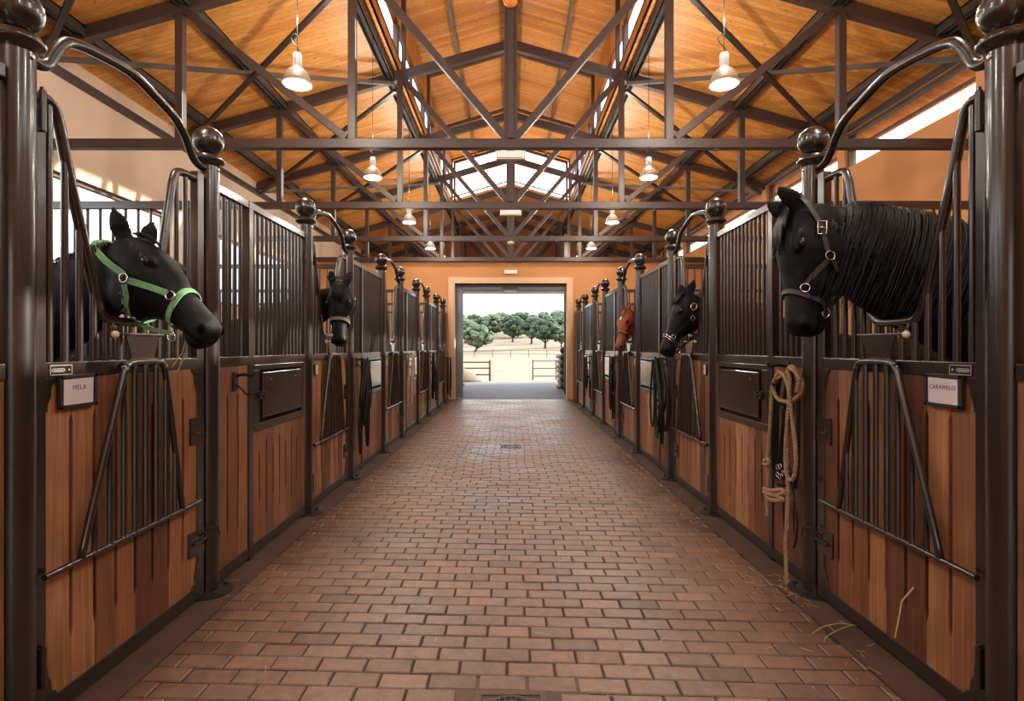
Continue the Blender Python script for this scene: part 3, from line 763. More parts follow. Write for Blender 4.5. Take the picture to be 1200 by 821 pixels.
# ------------------------------------------------------------------ pendant lamps
def make_lamp():
    t = empty('pendant_lamp')          # origin at the rim centre
    b = MB(); b.lathe([(.128,-.004),(.134,0),(.134,.01),(.126,.03),(.108,.085),(.080,.125),(.048,.150),(.045,.160)], 36); b.build('reflector', M['reflector'], t, smooth=True)
    b = MB(); b.lathe([(.02,-.020),(.07,-.017),(.108,-.010),(.126,-.001)], 36); b.build('lens', M['lens'], t, smooth='all')
    b = MB(); b.lathe([(.040,.155),(.040,.27),(.034,.285),(.012,.29)], 24)
    for k in range(8):
        a = k*PI/4; b.box(.040*math.cos(a)-.004,.040*math.cos(a)+.004,.040*math.sin(a)-.004,.040*math.sin(a)+.004,.16,.27)
    b.build('gear_housing', M['tubeglow'] if False else M['white'], t, smooth=True)
    top = tz(1.98) - (HC+2.43) - .05
    b = MB(); b.tube([(0,0,.29),(0,0,top)], .004, 6)
    b.tube(spline([(0,0,.29),(.012,0,.33),(-.035,0,.38),(-.055,0,.43),(-.03,.0,.47),(0,0,.45)],5), .0045, 6)
    b.build('cable', M['leather'], t, smooth=True)
    return t
lp = None
LY = [5.12,7.92,10.75,13.57,2.25,-.6,16.4]; CEIL_FILL = 58
for s in (-1,1):
    for i, yy in enumerate(LY):
        if lp is None:
            lp = make_lamp(); o = lp
            for nm, en, dz, rad in (('lamp_light',26,-.10,.10),('ceiling_fill',CEIL_FILL,.62,.10)):  # second light is an unseen fill, added above the bell to brighten the ceiling
                la = bpy.data.lights.new(nm,'POINT'); la.energy = en; la.color = (1,.90,.76); la.shadow_soft_size = rad
                lo = bpy.data.objects.new(nm, la); COL.objects.link(lo); lo.location = (0,0,dz); lo.parent = o
        else: o = copy_tree(lp)
        o.location = (s*1.97, yy, HC+2.43)
        tag(o, '%s aluminium bell pendant lamp hanging on the %s' % (['largest-looking, nearest','second','third','farthest, smallest-looking','out-of-view overhead','out-of-view rearmost','hidden, beyond the end wall,'][i], SIDE[s]), 'pendant lamp', 'lit bell pendants over the aisle')

# emergency light boxes
def elight(y, z, w, h, label, d=.07):
    t = empty('emergency_light', (0, y, z)); tag(t, label, 'emergency light', 'white emergency light boxes')
    b = MB(); b.box(-w/2,w/2,-d,0,-h/2,h/2); b.build('housing', M['white'], t, bevel=.008)
    b = MB(); b.box(-w/2*.86,w/2*.86,-d-.012,-d,-h/2*.7,h/2*.7); b.build('diffuser', plain('milky_diffuser',(.82,.78,.74),.3), t, bevel=.006)
elight(TS[1]+.04, CH-.13, .35, .10, 'white emergency light box hanging under the first lower truss beam')
elight(TS[2]+.04, CH-.12, .36, .09, 'white emergency light box hanging under the second lower truss beam')
elight(ZE-.002, 3.475, .36, .11, 'white emergency light on the orange wall above the doorway')
t = empty('junction_box', (0,TS[3],CH-.09)); tag(t,'small brass-coloured fitting under the third lower truss beam','fitting')
b = MB(); b.lathe([(.03,.04),(.075,.02),(.08,-.01),(.05,-.035),(.02,-.04)], 16); b.build('fitting_body', M['knob'], t, smooth=True)
b = MB(); b.ball((0,0,0), .088, 24, 14, (1,.8,1)); o = b.build('alarm_bell', M['orangeplastic'], None, smooth='all'); o.location = (-.005, TS[1]-.10, HC+4.03)
tag(o, 'orange round bell high on the king post at the top of the picture', 'bell')
# conduits below the chords
for i in (1,2,3):
    b = MB(); b.tube([(.3,TS[i]-.03,CH-.07),(5.3,TS[i]-.03,CH-.07)], .010, 8)
    for xx in (1.0,2.4,3.6): b.box(xx-.02,xx+.02,TS[i]-.045,TS[i]-.015,CH-.085,CH-.05)
    tag(b.build('cable_conduit', M['purlin']), 'thin cable conduit under the right half of the %s lower truss beam' % ORD[i-1], 'conduit')


# ------------------------------------------------------------------ horses
HEADP = [(-.10,-.01,-.15,.055),(0,.0,-.175,.082),(.12,.028,-.215,.100),(.25,.042,-.248,.110),(.36,.040,-.262,.110),(.46,.030,-.245,.096),(.56,.014,-.190,.076),(.66,.003,-.152,.063),
         (.76,-.001,-.143,.059),(.85,-.003,-.140,.058),(.92,-.006,-.146,.061),(.97,-.022,-.140,.055),(1.0,-.046,-.120,.038)]
def hsec(t):
    for p, q in zip(HEADP, HEADP[1:]):
        if p[0] <= t <= q[0]:
            k = (t-p[0])/(q[0]-p[0]); return [(p[i]+(q[i]-p[i])*k)*HS[0] for i in (1,2,3)]
    return [x*HS[0] for x in (HEADP[0][1:] if t < HEADP[0][0] else HEADP[-1][1:])]
HS = [1.0]
class Horse: pass
def surf_(z_, t, y, s, hp, n, l, k):
    HS[0] = k; d, v, w = hsec(t); y = y*k; c = (d+v)/2; hh = (d-v)/2; q = max(-.999, min(.999, (y-c)/hh))
    return hp(t, y, s*w*(1-abs(q)**2.4)**.42)
def make_horse(label, O, a, n, neck, facing, yc, coat, ears, vox=.011, L=.60, scale=1.0, chest_x=2.72, HSC=1.0):
    HS[0] = HSC
    h = Horse(); O = Vector(O); a = Vector(a).normalized(); n = Vector(n); n = (n - a*n.dot(a)).normalized(); l = a.cross(n)
    h.O, h.a, h.n, h.l, h.L = O, a, n, l, L
    h.cs = -1 if l.y > 0 else 1                          # side of the head towards the aisle's near end
    b = MB()
    # head
    rs = []
    for t, d, v, w in HEADP[1:]:
        d, v, w = d*HSC, v*HSC, w*HSC; c = (d+v)/2; hh = (d-v)/2; row = []
        for k in range(24):
            p = 2*PI*k/24; cp, sp = math.cos(p), math.sin(p)
            e = .82
            yy = c + hh*math.copysign(abs(cp)**e, cp)
            ww = w*(1.0 if cp > -.2 else 1.0-.22*(-cp-.2))        # jaw narrows between the cheeks
            row.append(O + a*(t*L) + n*yy + l*(ww*math.copysign(abs(sp)**.85, sp)))
        rs.append(row)
    b.rings(rs)
    hp = lambda t, y, z: O + a*(t*L) + n*y + l*z; g = lambda t, y, z: hp(t, y*HSC, z*HSC)
    rot = Matrix((a, n, l)).transposed()
    for s in (-1,1):
        b.ball(g(.33,-.17,s*.052), 1, 16, 10, (.115,.10,.060), rot)      # cheek
        b.ball(g(.32,.012,s*.086), 1, 14, 8, (.055,.018,.020), rot)      # brow
        b.ball(g(.44,-.03,s*.062), 1, 12, 8, (.11,.018,.018), rot)       # facial crest
        b.ball(g(.915,-.050,s*.046), 1, 12, 8, (.034,.030,.020), rot)    # nostril swell
    b.ball(g(.90,-.138,0), 1, 12, 8, (.052,.026,.036), rot)              # lower lip and chin
    # ears
    h.eartips = []
    for s, (ed, el) in zip((h.cs, -h.cs), ears):
        base = hp(.03,-.015,s*.062); ed = Vector(ed).normalized(); fw = Vector((0,-1,0))+n*.35; fw = (fw-ed*fw.dot(ed)).normalized(); sd = ed.cross(fw)
        rr = []
        for q, w_ in ((-.25,.028),(0,.031),(.2,.037),(.42,.040),(.60,.035),(.76,.026),(.88,.016),(1,.007)):
            c = base + ed*(q*el) + fw*(.010*math.sin(q*PI)) - fw*.0
            ring = []
            for k in range(14):
                p = 2*PI*k/14; x_, y_ = math.cos(p)*w_*1.12, math.sin(p)*w_*.5
                if y_ > 0 and q > .1: y_ = y_*.3
                ring.append(c + sd*x_ + fw*y_)
            rr.append(ring)
        b.rings(rr)
    # neck
    NC = [(Vector(p), hh, hw) for p, hh, hw in neck]
    end = O + a*.085 - n*.118
    NC.append((end, .125, .080))
    cs_ = spline([p for p,_,_ in NC], 6); m = len(NC)
    h.neck = []
    for i, c in enumerate(cs_):
        u = i/6; k = min(int(u), m-2); f = u-k; f = f*f*(3-2*f) if False else f
        hh = NC[k][1]*(1-f)+NC[k+1][1]*f; hw = NC[k][2]*(1-f)+NC[k+1][2]*f
        d = cs_[min(i+1,len(cs_)-1)]-cs_[max(i-1,0)]; d.normalize()
        q = i/(len(cs_)-1); up = Vector((0,0,1))*(1-q**3) + n*(q**3)
        up = (up-d*up.dot(d)).normalized(); lt = d.cross(up)
        if lt.dot(l) < 0: lt = -lt
        h.neck.append((c,up,lt,hh,hw))
    rs = []
    for c,up,lt,hh,hw in h.neck:
        rs.append([c + up*hh*math.cos(2*PI*k/24) + lt*hw*math.sin(2*PI*k/24)*(1-.18*math.cos(2*PI*k/24)) for k in range(24)])
    b.rings(rs)
    # trunk, standing square in the stall and facing the aisle
    f = facing; cx = -f*chest_x
    def P(d, y, z): return (cx - f*d, yc+y, z)
    rs = []
    for d, z, hh, hw in ((-.06,1.18,.10,.08),(.0,1.19,.22,.15),(.14,1.20,.33,.22),(.35,1.20,.36,.26),(.7,1.17,.345,.285),(1.1,1.17,.33,.30),(1.45,1.21,.33,.285),(1.72,1.24,.28,.24),(1.86,1.24,.18,.16),(1.91,1.24,.08,.08)):
        rs.append([P(d, hw*math.sin(2*PI*k/24), z+hh*math.cos(2*PI*k/24)) for k in range(24)])
    b.rings(rs)
    for s in (-1,1):
        b.tube([P(.22,s*.15,1.20),P(.20,s*.16,.95),P(.22,s*.15,.72),P(.23,s*.145,.50),P(.25,s*.145,.44),P(.25,s*.14,.20),P(.24,s*.14,.13),P(.20,s*.14,.07)],[.13,.115,.072,.052,.040,.034,.040,.045],12)
        b.tube([P(.20,s*.14,.08),P(.17,s*.14,.012)],[.046,.062],12)
        b.tube([P(1.52,s*.15,1.22),P(1.45,s*.16,.95),P(1.42,s*.15,.80),P(1.66,s*.14,.56),P(1.72,s*.14,.50),P(1.66,s*.14,.25),P(1.64,s*.14,.15),P(1.60,s*.14,.08)],[.19,.16,.11,.060,.052,.038,.042,.045],12)
        b.tube([P(1.60,s*.14,.09),P(1.57,s*.14,.012)],[.046,.062],12)
    tmp = b.build('horse', M[coat])
    md = tmp.modifiers.new('r','REMESH'); md.mode = 'VOXEL'; md.voxel_size = vox; md.use_smooth_shade = True
    sm = tmp.modifiers.new('s','SMOOTH'); sm.factor = .5; sm.iterations = 3
    bpy.context.view_layer.update()
    me = bpy.data.meshes.new_from_object(tmp.evaluated_get(bpy.context.evaluated_depsgraph_get()))
    old = tmp.data; tmp.modifiers.clear(); tmp.data = me; bpy.data.meshes.remove(old)
    me.polygons.foreach_set('use_smooth', [True]*len(me.polygons))
    if not me.materials: me.materials.append(M[coat])
    h.o = tmp; tag(tmp, label, 'horse')
    for s in (-1,1):
        b = MB(); b.ball(g(.335,.000,s*.1015), 1, 16, 10, (.021,.016,.012), rot); b.build('eye', M['eye'], tmp, smooth='all')
        b = MB(); b.ball(g(.945,-.052,s*.0585), 1, 12, 8, (.018,.021,.009), rot); b.build('nostril', M['hollow'], tmp, smooth='all')
        b = MB(); b.tube([surf_(g(0,0,0)*0, t_, y_, s, hp, n, l, HSC) for t_, y_ in ((.995,-.090),(.96,-.100),(.91,-.106),(.86,-.108),(.82,-.100))], [.001,.0035,.004,.0035,.001], 6); b.build('mouth', M['hollow'], tmp, smooth='all')
    mk = 'mane' if coat == 'black_horse' else 'rmane'
    b = MB(); 
    tl = [P(1.88,0,1.38),P(2.0,0,1.30),P(2.04,0,1.0),P(2.02,0,.7),P(2.0,0,.42)]; b.tube(spline(tl,4),[.035+.05*math.sin(min(1,i/10)*PI*.7) for i in range(17)],10)
    b.build('tail', M[mk], tmp, smooth='all')
    h.HSC = HSC; h.mk = mk; h.hp = hp; h.rot = rot
    return h
def surf(h, t, y, s):
    """point and outward normal on the head at (t, y), side s"""
    d, v, w = hsec(t); c = (d+v)/2; hh = (d-v)/2; q = max(-.999, min(.999, (y-c)/hh))
    z = w*(1-abs(q)**2.4)**.42
    if -.35 < (y+.17)/.10*1 < .9 and .15 < t < .52:
        r = ((t-.33)*h.L/.115)**2 + ((y+.17)/.10)**2
        if r < 1: z = max(z, .052+.060*math.sqrt(1-r))
    p = h.hp(t, y, s*z); nn = (h.n*(q*.5)*1.0 + h.l*s*(1-abs(q)*.5)); return p, nn.normalized()
def strap(h, b, way, s, width, th=.0035, lift=.004, n=12):
    W_ = spline([(t,y,0) for t,y in way], n); ps, ns = [], []
    for q in W_:
        p, nn = surf(h, q[0], q[1], s); ps.append(p+nn*lift); ns.append(nn)
    b.band(ps, ns, width, th)
def loop(h, b, t0, t1, width, phi0=0, phi1=2*PI, th=.0035, lift=.006, n=40):
    """closed noseband; t0 at the nose, t1 under the jaw"""
    ps, ns = [], []
    for k in range(n+1):
        p = phi0+(phi1-phi0)*k/n; cp, sp = math.cos(p), math.sin(p); t = t0+(t1-t0)*(1-cp)/2
        d, v, w = hsec(t); c = (d+v)/2; hh = (d-v)/2+lift
        q = h.hp(t, c+hh*math.copysign(abs(cp)**.82,cp), (w+lift)*math.copysign(abs(sp)**.85,sp))
        ps.append(q); ns.append((h.n*cp+h.l*sp).normalized())
    b.band(ps, ns, width, th)
def ringat(h, b, t, y, s, r, wr=.0035, sq=1.0):
    p, nn = surf(h, t, y, s); p = p+nn*.012; u = (h.a - nn*h.a.dot(nn)).normalized(); v = nn.cross(u)
    b.tube([p+u*r*math.cos(k*PI/10)*sq+v*r*math.sin(k*PI/10) for k in range(20)], wr, 6, True)
def halter(h, strapm, ringm, label, w=.024, crown_t=-.05, ring1=(.22,-.105), ring2=(.60,-.040), low=(.68,-.185), nose=None, th=.004, extra=None, edge=False, cy=.022):
    HS[0] = h.HSC
    b = MB()
    for s in (-1,1):
        rp_, rn_ = surf(h, ring1[0]-.02, ring1[1]+.008, s)
        P_ = spline([h.hp(crown_t, cy, s*.018), h.hp(crown_t+.015, cy-.022, s*.075), h.hp((crown_t+ring1[0])/2-.01, (cy-.03+ring1[1])/2, s*.108*h.HSC), rp_+rn_*.006], 6)
        N_ = [(h.n*(1-min(1,i/8))+h.l*s*min(1,.15+i/6)).normalized() for i in range(len(P_))]
        b.band(P_, N_, w, th)
        strap(h, b, [(ring1[0]+.03,ring1[1]+.003),((ring1[0]+ring2[0])/2,(ring1[1]+ring2[1])/2+.003),(ring2[0]-.035,ring2[1]-.003)], s, w, th, .005)
        strap(h, b, [(ring1[0]+.03,ring1[1]-.02),(ring1[0]+.10,-.18),(ring1[0]+.15,-.245*h.HSC)], s, w*.9, th, .006)
    b.band([h.hp(crown_t, cy-.001, -.03), h.hp(crown_t, cy+.004, 0), h.hp(crown_t, cy-.001, .03)], [h.n]*3, w, th)
    main = b.build('halter', M[strapm], h.o)
    if label: main['label'] = label
    b = MB(); loop(h, b, ring2[0]+.015, low[0]-.02, w, 0, 2*PI, th)
    nb = b.build('noseband', M[strapm], main)
    b = MB(); p0,_ = surf(h, ring1[0]+.2, -.25, 1); 
    q0 = h.hp(ring1[0]+.15,-.262*h.HSC,0); q1 = h.hp(low[0]-.02,low[1],0)
    b.band([q0, (q0+q1)/2 - h.n*.006, q1], [h.l]*3, w*.7, th); b.build('chin_strap', M[strapm], main)
    b = MB()
    for s in (-1,1):
        b = MB(); ringat(h, b, ring1[0], ring1[1], s, .020); b.build('ring', M[ringm], main, smooth='all')
        b = MB(); ringat(h, b, ring2[0], ring2[1], s, .019); b.build('ring', M[ringm], main, smooth='all')
    b = MB(); c = h.hp(low[0],low[1]-.006,0)
    b.tube([c+h.a*.024*math.cos(k*PI/10)+h.n*.018*math.sin(k*PI/10) for k in range(20)], .0035, 6, True)
    b.build('ring', M[ringm], main, smooth='all')
    if edge:
        b = MB()
        for s in (-1,1): pass
        loop(h, b, ring2[0]+.000, low[0]-.036, .004, 0, 2*PI, .002, .011); loop(h, b, ring2[0]+.032, low[0]-.004, .004, 0, 2*PI, .002, .011)
        b.build('piping', M['chrome'], nb)
    return main

# 1 - the horse of the MELA box
h1 = make_horse('black horse with a green halter looking out of the MELA box', (-1.75,2.585,1.925), (.735,-.17,-.66), (.66,-.05,.75),
    [((-2.80,2.56,1.26),.36,.22),((-2.42,2.55,1.40),.275,.150),((-2.12,2.555,1.57),.205,.105),((-1.90,2.56,1.70),.165,.088)], 1, 2.56, 'black_horse',
    [((-.30,-.1,.95),.150),((.18,.12,.97),.125)], .0095, L=.64, HSC=1.06)
halter(h1, 'green', 'chrome', 'green webbing halter with steel rings', .030, -.13, (.32,-.115), (.62,-.045), (.74,-.20), cy=-.108)
b = MB(); rn = random.Random(3)       # frayed threads of the green cheek piece
for k in range(46):
    t = .22+.2*rn.random(); p, nn = surf(h1, .36+.10*(k/46), -.14-.11*(k/46), h1.cs); q = p+nn*.008+h1.a*rn.uniform(-.010,.010)
    b.tube([q, q+Vector((rn.uniform(-.018,.018),-.008,rn.uniform(-.02,.004)))], .0008, 4)
b.build('frayed_thread', M['green'], h1.o)
def crest(h, b, rn, n, i0, i1, length, cs, spread=.012, rad=.006, fall=1.0, drift=0):
    """locks of mane: start on the crest, fold over one side, hang down"""
    for k in range(n):
        q = i0+(i1-i0)*((k+rn.random())/n); i = min(int(q), len(h.neck)-2); f = q-i
        A, B = h.neck[i], h.neck[i+1]
        c,up,lt = [A[j].lerp(B[j], f) for j in range(3)]; hh = A[3]*(1-f)+B[3]*f; hw = A[4]*(1-f)+B[4]*f
        side = cs*(1 if lt.dot(h.l) > 0 else -1); Ln = length*rn.uniform(.75,1.1); lay = rn.uniform(.004,.004+spread)
        pts = []; p = None; dist = 0; ph = rn.uniform(-.15,.10); amp = rn.uniform(.002,.009); wf = rn.uniform(0,6)
        while dist < Ln:
            if ph < 1.75:
                q_ = c + up*(hh+lay+.004)*math.cos(ph) + lt*side*(hw+lay+.003)*math.sin(ph)*(1-.18*math.cos(ph))
                ph += .16
            else:
                q_ = p + Vector((0,0,-.035))
            q_ = q_ + (h.neck[i][0]-h.neck[i+1][0]).normalized()*drift*dist*.1
            if p is not None: dist += (q_-p).length
            p = q_; pts.append(q_ + Vector((amp*math.sin(dist*7+wf), 0, 0)))
        m = len(pts)
        b.tube(pts, [max(.0008, rad*rn.uniform(.8,1.2)*min(1, .35+2.5*j/m)*(1-(j/m)**3)) for j in range(m)], 5)
b = MB(); crest(h1, b, random.Random(5), 60, 8, 23.5, .10, -1, .006, .006); crest(h1, b, random.Random(6), 40, 8, 23.5, .05, 1, .005, .006)
b.build('mane', M['mane'], h1.o, smooth='all')
b = MB(); rn = random.Random(8)
for k in range(16):
    z = rn.uniform(-.02,.02); b.tube([h1.hp(.0,.012,z),h1.hp(.06,.045,z*1.3),h1.hp(.12+.08*rn.random(),.046,z*1.8)], [.006,.005,.001], 5)
b.build('forelock', M['mane'], h1.o, smooth='all')
# straw hanging from its mouth
b = MB(); m0 = h1.hp(.86,-.155,.0)
for dx, dz, k in ((-.055,-.15,0),(-.035,-.11,1),(-.065,-.125,2)):
    b.tube([m0+Vector((0,-.01*k,.01)), m0+Vector((dx*.3,-.01*k,dz*.5)), m0+Vector((dx,-.01*k,dz))], .0022, 5)
tag(b.build('straw_wisp', M['straw']), 'wisp of straw hanging from the mouth of the green-haltered horse', 'straw')

# 2 - horse facing the camera on the left
h2 = make_horse('black horse facing the camera over the second left door', (-1.615,5.21,2.03), (.04,-.20,-.97), (.03,-.97,.20),
    [((-2.85,5.32,1.28),.36,.22),((-2.45,5.33,1.46),.27,.15),((-2.10,5.35,1.68),.20,.105),((-1.84,5.36,1.83),.165,.09)], 1, 5.32, 'black_horse',
    [((-.15,.15,.97),.15),((.32,.1,.9),.14)], .012, HSC=1.02)
h2.cs = -1
m = halter(h2, 'leather', 'chrome', 'dark halter with a tan noseband', .020, -.05, (.22,-.105), (.58,-.045), (.68,-.185))
b = MB(); loop(h2, b, .60, .65, .034, 0, 2*PI, .006, .012); b.build('nose_pad', M['olive'] if False else plain('tan_pad',(.15,.12,.085),.7), m)
b = MB(); rn = random.Random(8)
for k in range(40):
    z = rn.uniform(-.04,.04); b.tube([h2.hp(-.02,.0,z*.6),h2.hp(.08,.040,z),h2.hp(.18,.052,z*1.2),h2.hp(.25+.13*rn.random(),.050,z*1.4)], [.006,.007,.006,.001], 5)
b.build('forelock', M['mane'], h2.o, smooth='all')

# 3 - the horse of the CARAMELO box
h3 = make_horse('black horse with a long mane and leather halter leaning out of the CARAMELO box', (1.315,2.60,2.065), (-.10,-.10,-.98), (-.98,-.02,.14),
    [((2.82,2.60,1.36),.38,.22),((2.42,2.60,1.52),.32,.165),((2.02,2.60,1.70),.285,.13),((1.73,2.60,1.815),.235,.11),((1.53,2.60,1.905),.175,.094)], -1, 2.58, 'black_horse',
    [((-.82,-.1,.56),.160),((-.80,.1,.60),.12)], .0095, L=.60, HSC=1.12)
halter(h3, 'olive', 'chrome', 'worn olive-black leather halter with metal buckles', .023, -.06, (.42,-.12), (.66,-.045), (.80,-.18))
b = MB(); p, nn = surf(h3, .22, -.075, h3.cs); p += nn*.016; u = (h3.a-nn*h3.a.dot(nn)).normalized(); v = nn.cross(u)
b.tube([p+u*x+v*y for x,y in ((-.03,-.018),(.03,-.018),(.03,.018),(-.03,.018))], .004, 6, True); b.tube([p-u*.0-v*.018, p+v*.018], .003, 6)
b.build('buckle', M['chrome'], h3.o, smooth='all')
b = MB(); crest(h3, b, random.Random(15), 380, 5, 30, .52, h3.cs, .026, .0075, drift=-.3); crest(h3, b, random.Random(16), 130, 14, 29, .50, h3.cs, .03, .006, drift=.4)
crest(h3, b, random.Random(17), 60, 5, 29, .12, -h3.cs, .01, .006)
b.build('mane', M['mane'], h3.o, smooth='all')
b = MB(); rn = random.Random(9)
for k in range(42):
    z = rn.uniform(-.03,.05)*-h3.cs*-1; e = rn.uniform(.2,.42); b.tube([h3.hp(-.04,.0,z*.6),h3.hp(.06,.036,z),h3.hp(.16,.056,z*1.25),h3.hp(e,.058,z*1.5)], [.006,.007,.006,.001], 5)
b.build('forelock', M['mane'], h3.o, smooth='all')

# 4 - second door on the right
h4 = make_horse('black horse with silver rings on its halter, second from the front on the right', (1.655,5.26,1.935), (-.44,-.14,-.86), (-.87,-.12,.46),
    [((2.80,5.36,1.30),.37,.22),((2.42,5.35,1.46),.29,.155),((2.10,5.34,1.62),.235,.115),((1.88,5.33,1.75),.19,.098)], -1, 5.33, 'black_horse',
    [((.34,-.1,.92),.145),((-.12,.1,.98),.12)], .012, L=.64)
halter(h4, 'leather', 'chrome', 'black leather halter with big steel rings and a silver-edged noseband', .024, -.06, (.36,-.125), (.72,-.055), (.84,-.175), edge=True)
b = MB(); ringat(h4, b, .20, -.09, h4.cs, .026, .007, 1.3); b.build('buckle', M['chrome'], h4.o, smooth='all')
b = MB(); crest(h4, b, random.Random(25), 120, 8, 24, .32, h4.cs, .015, .0075); b.build('mane', M['mane'], h4.o, smooth='all')
b = MB(); rn = random.Random(10)
for k in range(34):
    z = rn.uniform(-.045,.045); b.tube([h4.hp(-.05,.0,z*.6),h4.hp(.05,.036,z),h4.hp(.13,.05,z*1.25),h4.hp(.18+.1*rn.random(),.050,z*1.5)], [.007,.008,.006,.001], 5)
b.build('forelock', M['mane'], h4.o, smooth='all')

# 5 - the chestnut
h5 = make_horse('chestnut horse looking out over the third right door', (1.66,8.02,1.955), (-.30,-.30,-.90), (-.80,-.45,.38),
    [((2.80,8.12,1.30),.37,.22),((2.42,8.12,1.46),.29,.155),((2.10,8.11,1.64),.22,.11),((1.88,8.10,1.78),.175,.095)], -1, 8.12, 'chestnut',
    [((.12,-.1,.98),.13),((-.10,.0,.98),.13)], .016)
halter(h5, 'leather', 'chrome', 'thin black halter', .016, -.05, (.24,-.11), (.60,-.045), (.68,-.18))
b = MB(); rn = random.Random(12)
for k in range(20):
    z = rn.uniform(-.035,.035); b.tube([h5.hp(-.03,.0,z*.6),h5.hp(.08,.040,z),h5.hp(.15+.08*rn.random(),.052,z*1.4)], [.006,.007,.001], 5)
b.build('forelock', M['rmane'], h5.o, smooth='all')
b = MB(); b.ball(h5.hp(.26,.044,0), 1, 12, 8, (.028,.006,.016), h5.rot); o = b.build('white_star', M['white'], h5.o, smooth='all')

# ------------------------------------------------------------------ tack hanging on the stall fronts
def sp(px, py, X):      # a point on the vertical plane x = X that the photograph shows at (px, py)
    u = (px-598.5)/X; return Vector((X, F/u, HC + (407.5-py)/u))
def hook(s, y, z, label):
    t = empty('tack_hook', (s*(W-.022), y, z)); tag(t, label, 'hook', 'tack hooks on the stall fronts'); f = -s
    b = MB(); b.box(min(0,f*.006),max(0,f*.006),-.03,.03,-.06,.06); b.build('plate', M['iron'], t, bevel=.002)
    b = MB(); b.tube(spline([(0,0,.03),(f*.05,.0,.04),(f*.11,0,.035),(f*.12,0,.06)],5), .010, 8)
    b.tube(spline([(0,0,-.02),(f*.04,0,-.05),(f*.075,0,-.085),(f*.10,0,-.07)],5), .007, 8)
    b.tube([(f*.04,0,-.05),(f*.045,.03,-.065),(f*.04,.06,-.06)], .005, 6)
    b.build('prongs', M['iron'], t, smooth='all')
hook(-1, 3.48, 1.20, 'black iron tack hook on the narrow panel beyond the MELA door')
hook(1, 3.47, 1.26, 'black hook under the tan rope beside the CARAMELO door')
# tan rope
X = 1.66
cr = lambda pts, X=X: [sp(820+x/3.73, 400+y/3.73, X) for x, y in pts]
def lay(p, k, amp=.006): return [q+Vector((amp*math.sin(i*k),0,0)) for i,q in enumerate(p)]
t = empty('lead_rope', sp(925,430,1.66)); tag(t, 'tan twisted rope coiled on the hook beside the CARAMELO door, its tail on the floor', 'rope')
def ropepiece(name, pts, r=.012, mat='rope', dx=0, root=None):
    root = root or t
    P_ = spline(pts, 8)
    # three twisted strands
    b = MB(); n = len(P_)
    # resample evenly
    ds = [0]; 
    for i in range(1,n): ds.append(ds[-1]+(P_[i]-P_[i-1]).length)
    tot = ds[-1]; m = max(8, int(tot/.011)); Q = []; j = 0
    for i in range(m+1):
        d = tot*i/m
        while j < n-2 and ds[j+1] < d: j += 1
        f = (d-ds[j])/max(1e-6,(ds[j+1]-ds[j])); Q.append(P_[j].lerp(P_[j+1], min(1,f)))
    for k in range(3):
        pts2 = []
        for i, q in enumerate(Q):
            dd = (Q[min(i+1,m)]-Q[max(i-1,0)]).normalized(); u = dd.cross(Vector((1,0,0))); 
            if u.length < .1: u = dd.cross(Vector((0,1,0)))
            u.normalize(); v = dd.cross(u); an = tot*i/m*90 + k*2*PI/3
            pts2.append(q + (u*math.cos(an)+v*math.sin(an))*r*.5 + Vector((dx,0,0)) - root.location)
        b.tube(pts2, r*.62, 6)
    return b.build(name, M[mat], root, smooth='all')
ropepiece('coil', cr([(372,145),(335,165),(322,205),(340,248),(375,262),(415,252),(445,215),(445,165),(415,118),(400,108),(385,125),(372,150)]))
ropepiece('long_loop', cr([(355,130),(385,150),(402,200),(410,260),(425,380),(435,480),(432,570),(415,605),(396,580),(390,480),(398,350),(405,260),(410,180),(400,120),(425,125),(448,160),(440,220)]), dx=-.02)
ropepiece('tail', cr([(398,300),(392,420),(392,560),(395,660),(392,760),(388,830),(384,900),(388,1000),(392,1055),(396,1085)]), dx=-.012)
ropepiece('short_end', cr([(345,140),(322,200),(318,280),(312,380),(302,520),(304,600),(300,680),(302,765)]), dx=-.008)
ropepiece('wrap', cr([(300,640),(330,650),(380,648),(392,660),(350,672),(312,664),(330,690),(388,692),(360,676),(300,655)]), dx=-.03)
ropepiece('knot', cr([(292,520),(312,515),(314,535),(292,535),(296,525)]), dx=-.02)
t2 = empty('leather_headcollar', sp(918,450,1.70)); tag(t2, 'black leather headcollar hanging behind the tan rope', 'headcollar')
def strapc(name, pts, w, root, X=1.70, mat='leather', th=.006, cr_=None):
    P_ = [q-root.location for q in spline(pts, 6)]; b = MB(); b.band(P_, [Vector((-.45,-.9,0))]*len(P_), w, th); return b.build(name, M[mat], root)
cq = lambda pts: cr(pts, 1.70)
strapc('strap', cq([(345,150),(332,250),(330,400),(328,520),(335,600)]), .045, t2)
strapc('strap', cq([(395,130),(385,250),(372,400),(360,520),(352,600)]), .05, t2)
strapc('strap', cq([(430,170),(432,300),(430,450),(425,560),(415,640)]), .025, t2)
strapc('noseband', cq([(310,300),(330,275),(380,268),(392,280)]), .035, t2)
strapc('noseband', cq([(310,300),(300,285),(325,272),(360,270)]), .02, t2)
strapc('strap', cq([(322,590),(345,625),(385,625),(400,590),(388,540)]), .018, t2)
strapc('rein', cq([(400,600),(412,680),(425,760),(424,850),(412,900)]), .012, t2)
b = MB()
for x, y in ((340,548),(352,545),(340,580),(350,590),(363,575)):
    c = cr([(x,y)],1.672)[0]-t2.location; b.tube([c+Vector((0,.016*math.cos(k*PI/6),.016*math.sin(k*PI/6))) for k in range(12)], .0035, 6, True)
b.build('buckle', M['chrome'], t2, smooth='all')

